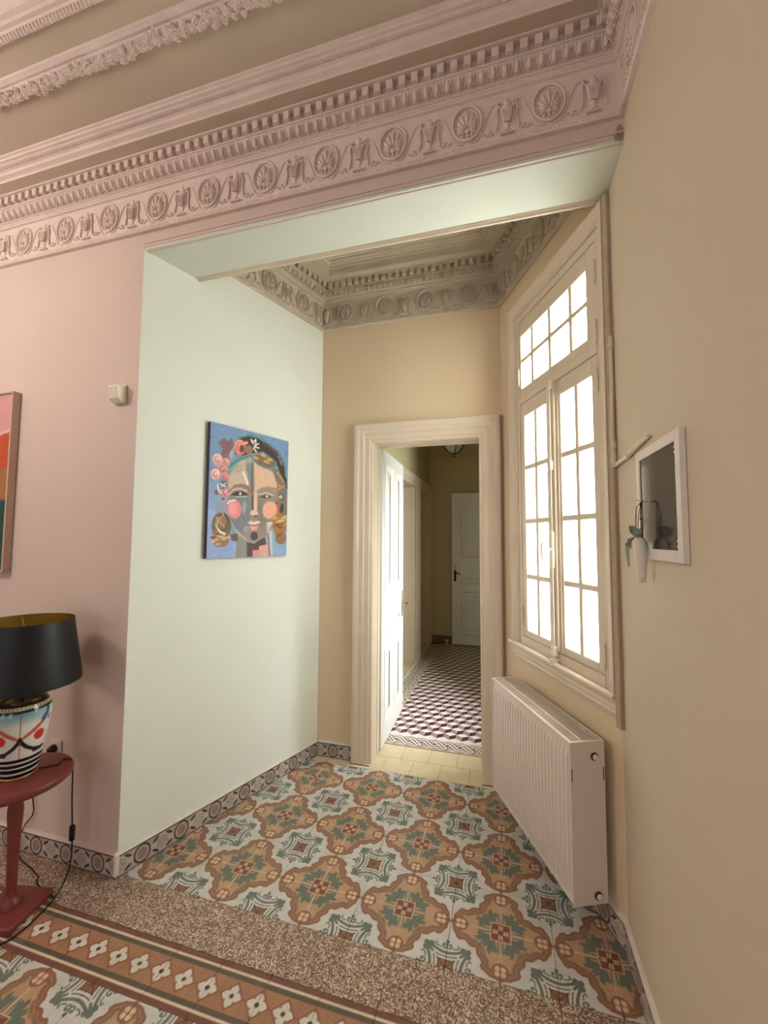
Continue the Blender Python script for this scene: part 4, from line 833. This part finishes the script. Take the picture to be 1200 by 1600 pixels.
    E(378, 702, 40, 44, (110, 108, 112)); L([(350, 690), (400, 720)], 12, (214, 212, 212)); L([(360, 720), (405, 690)], 10, (200, 200, 204)); L([(330, 700), (340, 760), (365, 780)], 12, (232, 226, 224)); P([(300, 800), (360, 790), (350, 850), (310, 850)], (120, 170, 172)); P([(300, 870), (420, 870), (420, 960), (310, 970)], (138, 142, 148), 0.6)
paint_face(cv); cv.grain(0.05)
dL = (A-B).normalized(); nL = Vector((-dL.y, dL.x))
MPt = frame2((B.x, B.y, 1.476), dL) @ Matrix.Translation((0.367, 0.0, 0))       # x runs towards the front room
pt = empty('canvas_painting', M=MPt); setp(pt, 'unframed canvas painting of a face with flowers and earrings on blue', 'painting')
part('stretcher', M_['canvas_edge'], pt, lambda b: b.box(0, PW, 0.003, 0.030, 0, PH))
link('painted_face', canvas_mesh('painted_face', cv, M_['paint_print'], lambda gx, gy: np.stack([PW-gx, 0*gx+0.0306, gy], 1)), pt)

# ------------------------------------------------------------ framed abstract print on the pink wall
fp = empty('framed_print', (-2.46, Y0, 1.405)); setp(fp, 'tall beige framed abstract print with red, ochre and green bands', 'picture')
FW, FH = 0.70, 0.992
def _ff(b):
    for (x0, x1, z0, z1) in ((0, 0.010, 0, FH), (FW-0.010, FW, 0, FH), (0.010, FW-0.010, 0, 0.010), (0.010, FW-0.010, FH-0.010, FH)): b.bbox(x0, x1, -0.042, -0.002, z0, z1, 0.001, 1)
part('frame', M_['frame_beige'], fp, _ff)
cv2 = Canvas(FW-0.02, FH-0.02, 60, 90, (206, 150, 146), 0.01, 0.01)
_f = lambda z0, z1, dz=0.0: [(-1, z0-dz), (0.2, z0), (0.45, z0+dz*2), (FW, z0-dz), (FW, z1+0.01), (0.5, z1-0.03), (0.2, z1+0.02), (-1, z1)]
cv2.poly([(-1, -1), (1, -1), (1, 0.39), (0.55, 0.39), (0.3, 0.42), (-1, 0.36)], (22, 68, 62))
cv2.poly([(-1, 0.36), (0.3, 0.42), (0.55, 0.39), (1, 0.39), (1, 0.575), (0.5, 0.56), (0.2, 0.6), (-1, 0.55)], (160, 108, 58))
cv2.poly([(-1, 0.55), (0.2, 0.6), (0.5, 0.56), (1, 0.575), (1, 0.83), (0.68, 0.77), (0.4, 0.70), (-1, 0.74)], (186, 72, 38))
cv2.line([(-1, 0.75), (0.4, 0.715), (0.66, 0.772), (1, 0.84)], 0.012, (222, 200, 190))
link('print_sheet', canvas_mesh('print_sheet', cv2.grain(0.03), M_['paint_print'], lambda gx, gy: np.stack([gx, 0*gx-0.032, gy], 1)), fp)
part('backing', M_['frame_beige'], fp, lambda b: b.box(0.010, FW-0.010, -0.030, -0.004, 0.010, FH-0.010))

# ------------------------------------------------------------ motion sensor
ms = empty('motion_sensor', (-1.042, Y0, 2.32)); setp(ms, 'small white motion sensor high on the pink wall', 'sensor')
part('back_plate', M_['plastic_white'], ms, lambda b: b.bbox(-0.036, 0.036, -0.014, -0.0005, -0.050, 0.050, 0.006, 3), 40)
def _sens(b):
    pr = [(-0.012, -0.046), (-0.030, -0.044), (-0.048, -0.028), (-0.058, 0.026), (-0.054, 0.036), (-0.012, 0.040)]; n = len(pr)
    b.add([(x, y, z) for x in (-0.030, 0.030) for y, z in pr], [(j, (j+1) % n, n+(j+1) % n, n+j) for j in range(n)]+[tuple(range(n)), tuple(range(2*n-1, n-1, -1))])
part('housing', M_['plastic_white'], ms, _sens)
part('lens', M_['radiator_white'], ms, lambda b: b.add([(-0.026, -0.0505, -0.020), (0.026, -0.0505, -0.020), (0.026, -0.0590, 0.024), (-0.026, -0.0590, 0.024), (-0.026, -0.046, -0.020), (0.026, -0.046, -0.020), (0.026, -0.050, 0.024), (-0.026, -0.050, 0.024)], [(0, 1, 2, 3), (4, 7, 6, 5), (0, 4, 5, 1), (1, 5, 6, 2), (2, 6, 7, 3), (3, 7, 4, 0)]))

# ------------------------------------------------------------ white framed dark panel on the plain wall
pf = empty('glass_picture', (XR, -0.282, 1.536)); setp(pf, 'white framed picture with dark glossy glass on the plain cream wall', 'picture')
GW, GH = 0.365, 0.349         # local y runs 0 .. -GW towards the camera
def _pf(b):
    for (y0, y1, z0, z1) in ((-0.032, 0, 0, GH), (-GW, -GW+0.032, 0, GH), (-GW+0.032, -0.032, 0, 0.032), (-GW+0.032, -0.032, GH-0.030, GH)): b.bbox(-0.016, -0.001, y0, y1, z0, z1, 0.001, 1)
part('frame', M_['frame_white'], pf, _pf); part('dark_glass', M_['dark_glass'], pf, lambda b: b.box(-0.012, -0.002, -GW+0.030, -0.030, 0.030, GH-0.028))
for z in (0.042, 0.056, GH-0.044, GH-0.058): part('white_dot', M_['plastic_white'], pf, lambda b: b.lathe([(0.0032, 0), (0.0032, 0.001)], 12, Matrix.Translation((-0.0122, -GW+0.042, z)) @ Matrix.Rotation(-PI/2, 4, 'Y')))
# hanging pod with ribbon
pd = empty('hanging_pod', (1.2415, -0.392, 1.709)); setp(pd, 'white elongated pod hanging on dark cords with a pale green ribbon', 'ornament')
part('pod', M_['pod_white'], pd, lambda b: b.lathe([(0.001, -0.246), (0.009, -0.243), (0.012, -0.232), (0.0145, -0.200), (0.0185, -0.160), (0.0195, -0.140), (0.018, -0.124), (0.013, -0.112), (0.006, -0.106), (0.001, -0.105)], 20), 70)
def _cords(b):
    for k, (y, x) in enumerate(((-0.006, 0.0), (0.006, 0.004), (0.000, -0.006), (-0.012, 0.003))): b.tube([(0.004, 0.0, 0.004), (x*0.6, y, -0.030), (x, y*0.8, -0.070), (x*0.6, y*0.5, -0.110)], 0.0010, 5)
    b.tube([(0.004, 0.0, 0.004), (-0.002, 0.024, -0.010), (-0.004, 0.031, -0.050), (-0.002, 0.033, -0.100), (0, 0.036, -0.120)], 0.0013, 5)
    b.tube([(0.004, 0.0, 0.004), (0.006, 0.020, 0.008), (0.004, 0.036, 0.014)], 0.0010, 5)
part('cord', M_['cord_black'], pd, _cords)
part('knot', M_['cord_black'], pd, lambda b: b.ell((0.004, 0.0, -0.002), (0.005, 0.006, 0.006), 8, 5), 60)
part('knot', M_['cord_black'], pd, lambda b: b.ell((0.0, -0.008, -0.048), (0.004, 0.008, 0.004), 6, 4), 60)
part('hook', M_['iron'], pd, lambda b: b.tube([(0.0220, 0.0, 0.006), (0.012, 0.0, 0.004), (0.006, 0.0, 0.010)], 0.0016, 6), 60)
def ribbon(b, pts, w):
    n = len(pts); vs = []
    for i, p in enumerate(pts):
        wv = Vector((0.75, 0.35, 0.45-0.5*(i % 2))).normalized()*w*(0.5 if i not in (0, n-1) else 0.25); p = Vector(p)
        for o in (Vector((0, 0, 0)), Vector((0, -0.0012, 0))): vs += [p-wv+o, p+wv+o]
    for i in range(n-1):
        a, c_ = i*4, i*4+4; b.add([], []); b.f += [tuple(len(b.v)+k for k in q) for q in ((a, a+1, c_+1, c_), (a+2, c_+2, c_+3, a+3), (a, c_, c_+2, a+2), (a+1, a+3, c_+3, c_+1))]
    b.v += [tuple(v) for v in vs]
def _rib(b):
    ribbon(b, [(-0.006, 0.0, -0.098), (-0.018, 0.018, -0.070), (-0.014, 0.028, -0.085), (-0.010, 0.008, -0.104)], 0.026)
    ribbon(b, [(-0.006, 0.0, -0.098), (-0.016, -0.022, -0.078), (-0.012, -0.030, -0.095), (-0.008, -0.006, -0.106)], 0.022)
    ribbon(b, [(-0.010, 0.006, -0.100), (-0.022, 0.034, -0.112), (-0.020, 0.050, -0.132), (-0.016, 0.052, -0.142)], 0.018)
    ribbon(b, [(-0.012, 0.010, -0.104), (-0.030, 0.030, -0.126), (-0.030, 0.030, -0.150), (-0.026, 0.036, -0.200)], 0.016)
part('ribbon', M_['ribbon'], pd, _rib, 60)

# ------------------------------------------------------------ side table
TX, TY = -1.205, -0.493
tb = empty('side_table', (TX, TY, 0)); setp(tb, 'dark red pedestal side table carrying the lamp', 'side table')
part('table_top', M_['table_red'], tb, lambda b: b.lathe([(0.02, 0.525), (0.155, 0.525), (0.184, 0.530), (0.196, 0.540), (0.198, 0.552), (0.192, 0.564), (0.180, 0.568), (0.02, 0.568)], 56), 45)
part('pedestal', M_['table_red'], tb, lambda b: b.lathe([(0.040, 0.030), (0.038, 0.045), (0.028, 0.056), (0.020, 0.066), (0.0185, 0.090), (0.020, 0.20), (0.024, 0.34), (0.028, 0.395), (0.0285, 0.425), (0.024, 0.455), (0.017, 0.480), (0.016, 0.495), (0.022, 0.512), (0.044, 0.525)], 28), 60)
part('foot_plate', M_['table_red'], tb, lambda b: b.bbox(-0.105, 0.105, -0.105, 0.105, 0.0, 0.030, 0.008, 3, Matrix.Rotation(0.20, 4, 'Z')), 40)

# ------------------------------------------------------------ painted vase lamp
TZ = 0.5685
lp = empty('table_lamp', (TX, TY, TZ)); setp(lp, 'table lamp with painted white vase base and black drum shade', 'lamp')
VP = [(0.064, 0.010), (0.068, 0.020), (0.077, 0.060), (0.087, 0.110), (0.097, 0.165), (0.105, 0.215), (0.1085, 0.250), (0.1085, 0.272), (0.104, 0.292), (0.096, 0.308), (0.088, 0.318)]
_zz = np.array([p[1] for p in VP]); _rr = np.array([p[0] for p in VP])
vc = Canvas(360.0, 0.308, 180, 110, (216, 212, 206), 0.0, 0.010); vc.soft = 1.2
fx = math.degrees(math.atan2(-1.8661-TY, 0.8333-TX))        # the side that faces the room's middle
vc.X = (vc.gx-180.0)                                        # degrees, growing to the viewer's right
vc.Y = vc.gy*1000.0/1.55                                    # vertical units comparable to degrees (about 0.59 degrees per mm)
def mm(z): return z/1.55
def paint_vase(c):
    black, red, blue, coral = (18, 18, 20), (206, 44, 40), (36, 108, 136), (196, 96, 78)
    P = lambda pts, col, a=1.0: c.poly([(x, mm(z)) for x, z in pts], col, a); L = lambda pts, w, col, a=1.0: c.line([(x, mm(z)) for x, z in pts], w, col, a)
    for ox in (0, -180, 180):
        t = np.clip((c.Y-mm(232))/(mm(290)-mm(232)), 0, 1)*np.clip(1-np.abs(c.X-ox)/62.0, 0, 1)**0.5
        c.rgb += (np.array((56.0, 128, 146))-c.rgb)*(0.95*t)[:, None]
        for s_ in (-1, 1):
            P([(ox-s_*1, 172), (ox+s_*8, 192), (ox+s_*24, 212), (ox+s_*42, 238), (ox+s_*50, 262), (ox+s_*56, 258), (ox+s_*50, 230), (ox+s_*30, 200), (ox+s_*10, 176)], coral)
            L([(ox+s_*44, 242), (ox+s_*53, 262), (ox+s_*57, 280), (ox+s_*59, 300)], 11, blue); L([(ox+s_*50, 262), (ox+s_*54, 298)], 3, (90, 150, 170))
            L([(ox, 174), (ox+s_*5, 158), (ox+s_*14, 140), (ox+s_*28, 124), (ox+s_*46, 116), (ox+s_*58, 118)], 9, black); P([(ox+s_*26, 128), (ox+s_*50, 122), (ox+s_*56, 108), (ox+s_*30, 106)], black, 0.9)
            c.ell(ox+s_*40, mm(178), 12.5, mm(22), red)
            L([(ox+s_*52, 246), (ox+s_*60, 250), (ox+s_*68, 247)], 1.8, black); L([(ox+s_*54, 236), (ox+s_*61, 240), (ox+s_*68, 236)], 1.6, black); c.ell(ox+s_*61, mm(232), 2.6, mm(5), (60, 70, 80)); L([(ox+s_*66, 172), (ox+s_*73, 169)], 1.5, black)
        L([(ox, 90), (ox, 288)], 3.0, (170, 84, 74)); P([(ox-2, 186), (ox+2, 186), (ox+6, 160), (ox, 166), (ox-6, 160)], black)
    for z0, z1 in ((78, 92), (57, 71), (33, 50), (8, 25)): P([(-200, z0), (200, z0), (200, z1), (-200, z1)], black)
    P([(-200, 286), (200, 286), (200, 296), (-200, 296)], black); P([(-200, 296), (200, 296), (200, 309), (-200, 309)], (196, 182, 156))
    for k in range(46): c.ell(-180+k*7.83, mm(302.5), 1.4, mm(2.6), (40, 32, 26))
    P([(-200, 309), (200, 309), (200, 330), (-200, 330)], black)
paint_vase(vc)
def _vf(gx, gy):
    r = np.interp(gy, _zz, _rr); a = np.radians(fx+(gx-180.0)); return np.stack([r*np.cos(a), r*np.sin(a), gy], 1)
vme = canvas_mesh('vase', vc, M_['glaze_print'], _vf); vme.polygons.foreach_set('use_smooth', [True]*len(vme.polygons)); vme.update()
link('vase', vme, lp)
part('vase_foot', M_['brass'], lp, lambda b: b.lathe([(0.066, 0.0), (0.067, 0.006), (0.062, 0.012), (0.02, 0.012)], 36), 40)
part('vase_neck', M_['black_gloss'], lp, lambda b: b.lathe([(0.086, 0.317), (0.080, 0.322), (0.072, 0.326), (0.030, 0.334), (0.014, 0.345), (0.012, 0.43)], 32), 60)
shade = part('lamp_shade', M_['black_shade'], lp, lambda b: b.lathe([(0.2095, 0.384), (0.2125, 0.384), (0.2125, 0.391), (0.1735, 0.650), (0.1735, 0.658), (0.1710, 0.658)], 72, cap=False), 40)
part('shade_lining', M_['gold_lining'], shade, lambda b: b.lathe([(0.2095, 0.385), (0.1710, 0.657)], 72, cap=False), 60)
part('shade_spider', M_['brass'], lp, lambda b: (*[b.tube([(0, 0, 0.610), (0.09*math.cos(a), 0.09*math.sin(a), 0.618), (0.171*math.cos(a), 0.171*math.sin(a), 0.646)], 0.003, 6) for a in (0.55, 0.55+2*PI/3, 0.55+4*PI/3)], b.tube([(0, 0, 0.42), (0, 0, 0.63)], 0.008, 8)), 60)
def wl(x, y, z): return (x-TX, y-TY, z-TZ)
part('power_cord', M_['cord_black'], lp, lambda b: b.tube([wl(*p) for p in ((TX+0.05, TY+0.050, 0.574), (TX+0.10, TY+0.100, 0.572), (-1.135, -0.350, 0.572), (-1.106, -0.342, 0.572), (-1.094, -0.338, 0.560), (-1.091, -0.336, 0.50), (-1.093, -0.332, 0.387), (-1.092, -0.326, 0.285), (-1.090, -0.323, 0.207), (-1.096, -0.318, 0.140), (-1.110, -0.315, 0.070), (-1.118, -0.330, 0.020), (-1.108, -0.360, 0.005), (-1.092, -0.392, 0.0045), (-1.075, -0.440, 0.0045), (-1.060, -0.520, 0.0045), (-1.062, -0.580, 0.0045), (-1.085, -0.615, 0.0045), (-1.12, -0.63, 0.0045))], 0.0032, 6), 60)
part('cord_switch', M_['black_gloss'], lp, lambda b: (b.bbox(-0.011, 0.011, -0.009, 0.009, -0.034, 0.034, 0.005, 2, Matrix.Translation(wl(-1.091, -0.325, 0.238))), b.ell(wl(-1.080, -0.330, 0.241), (0.005, 0.006, 0.010), 8, 5)), 50)
part('loose_cord', M_['cord_black'], lp, lambda b: b.tube([wl(*p) for p in ((-1.092, -0.392, 0.0045), (-1.16, -0.372, 0.0045), (-1.242, -0.358, 0.0045), (-1.268, -0.345, 0.0045), (-1.284, -0.324, 0.0045), (-1.36, -0.300, 0.0045), (-1.47, -0.275, 0.0045), (-1.55, -0.250, 0.02), (-1.555, -0.232, 0.08), (-1.525, -0.228, 0.135), (-1.480, -0.228, 0.185), (-1.472, -0.228, 0.215), (-1.490, -0.228, 0.299), (-1.47, -0.229, 0.40), (-1.385, -0.236, 0.49), (-1.362, -0.246, 0.515))], 0.003, 6), 60)
part('plug', M_['black_gloss'], lp, lambda b: b.lathe([(0.020, 0.0), (0.020, 0.012), (0.014, 0.030), (0.008, 0.034)], 16, Matrix.Translation(wl(-1.36, Y0-0.0095, 0.530)) @ Matrix.Rotation(PI/2, 4, 'X')), 50)
so = empty('wall_socket', (-1.36, Y0, 0.530)); setp(so, 'square wall socket behind the side table holding a black plug', 'socket')
part('socket_plate', M_['pink_wall'], so, lambda b: b.bbox(-0.040, 0.040, -0.009, -0.0005, -0.040, 0.040, 0.003, 2), 40)
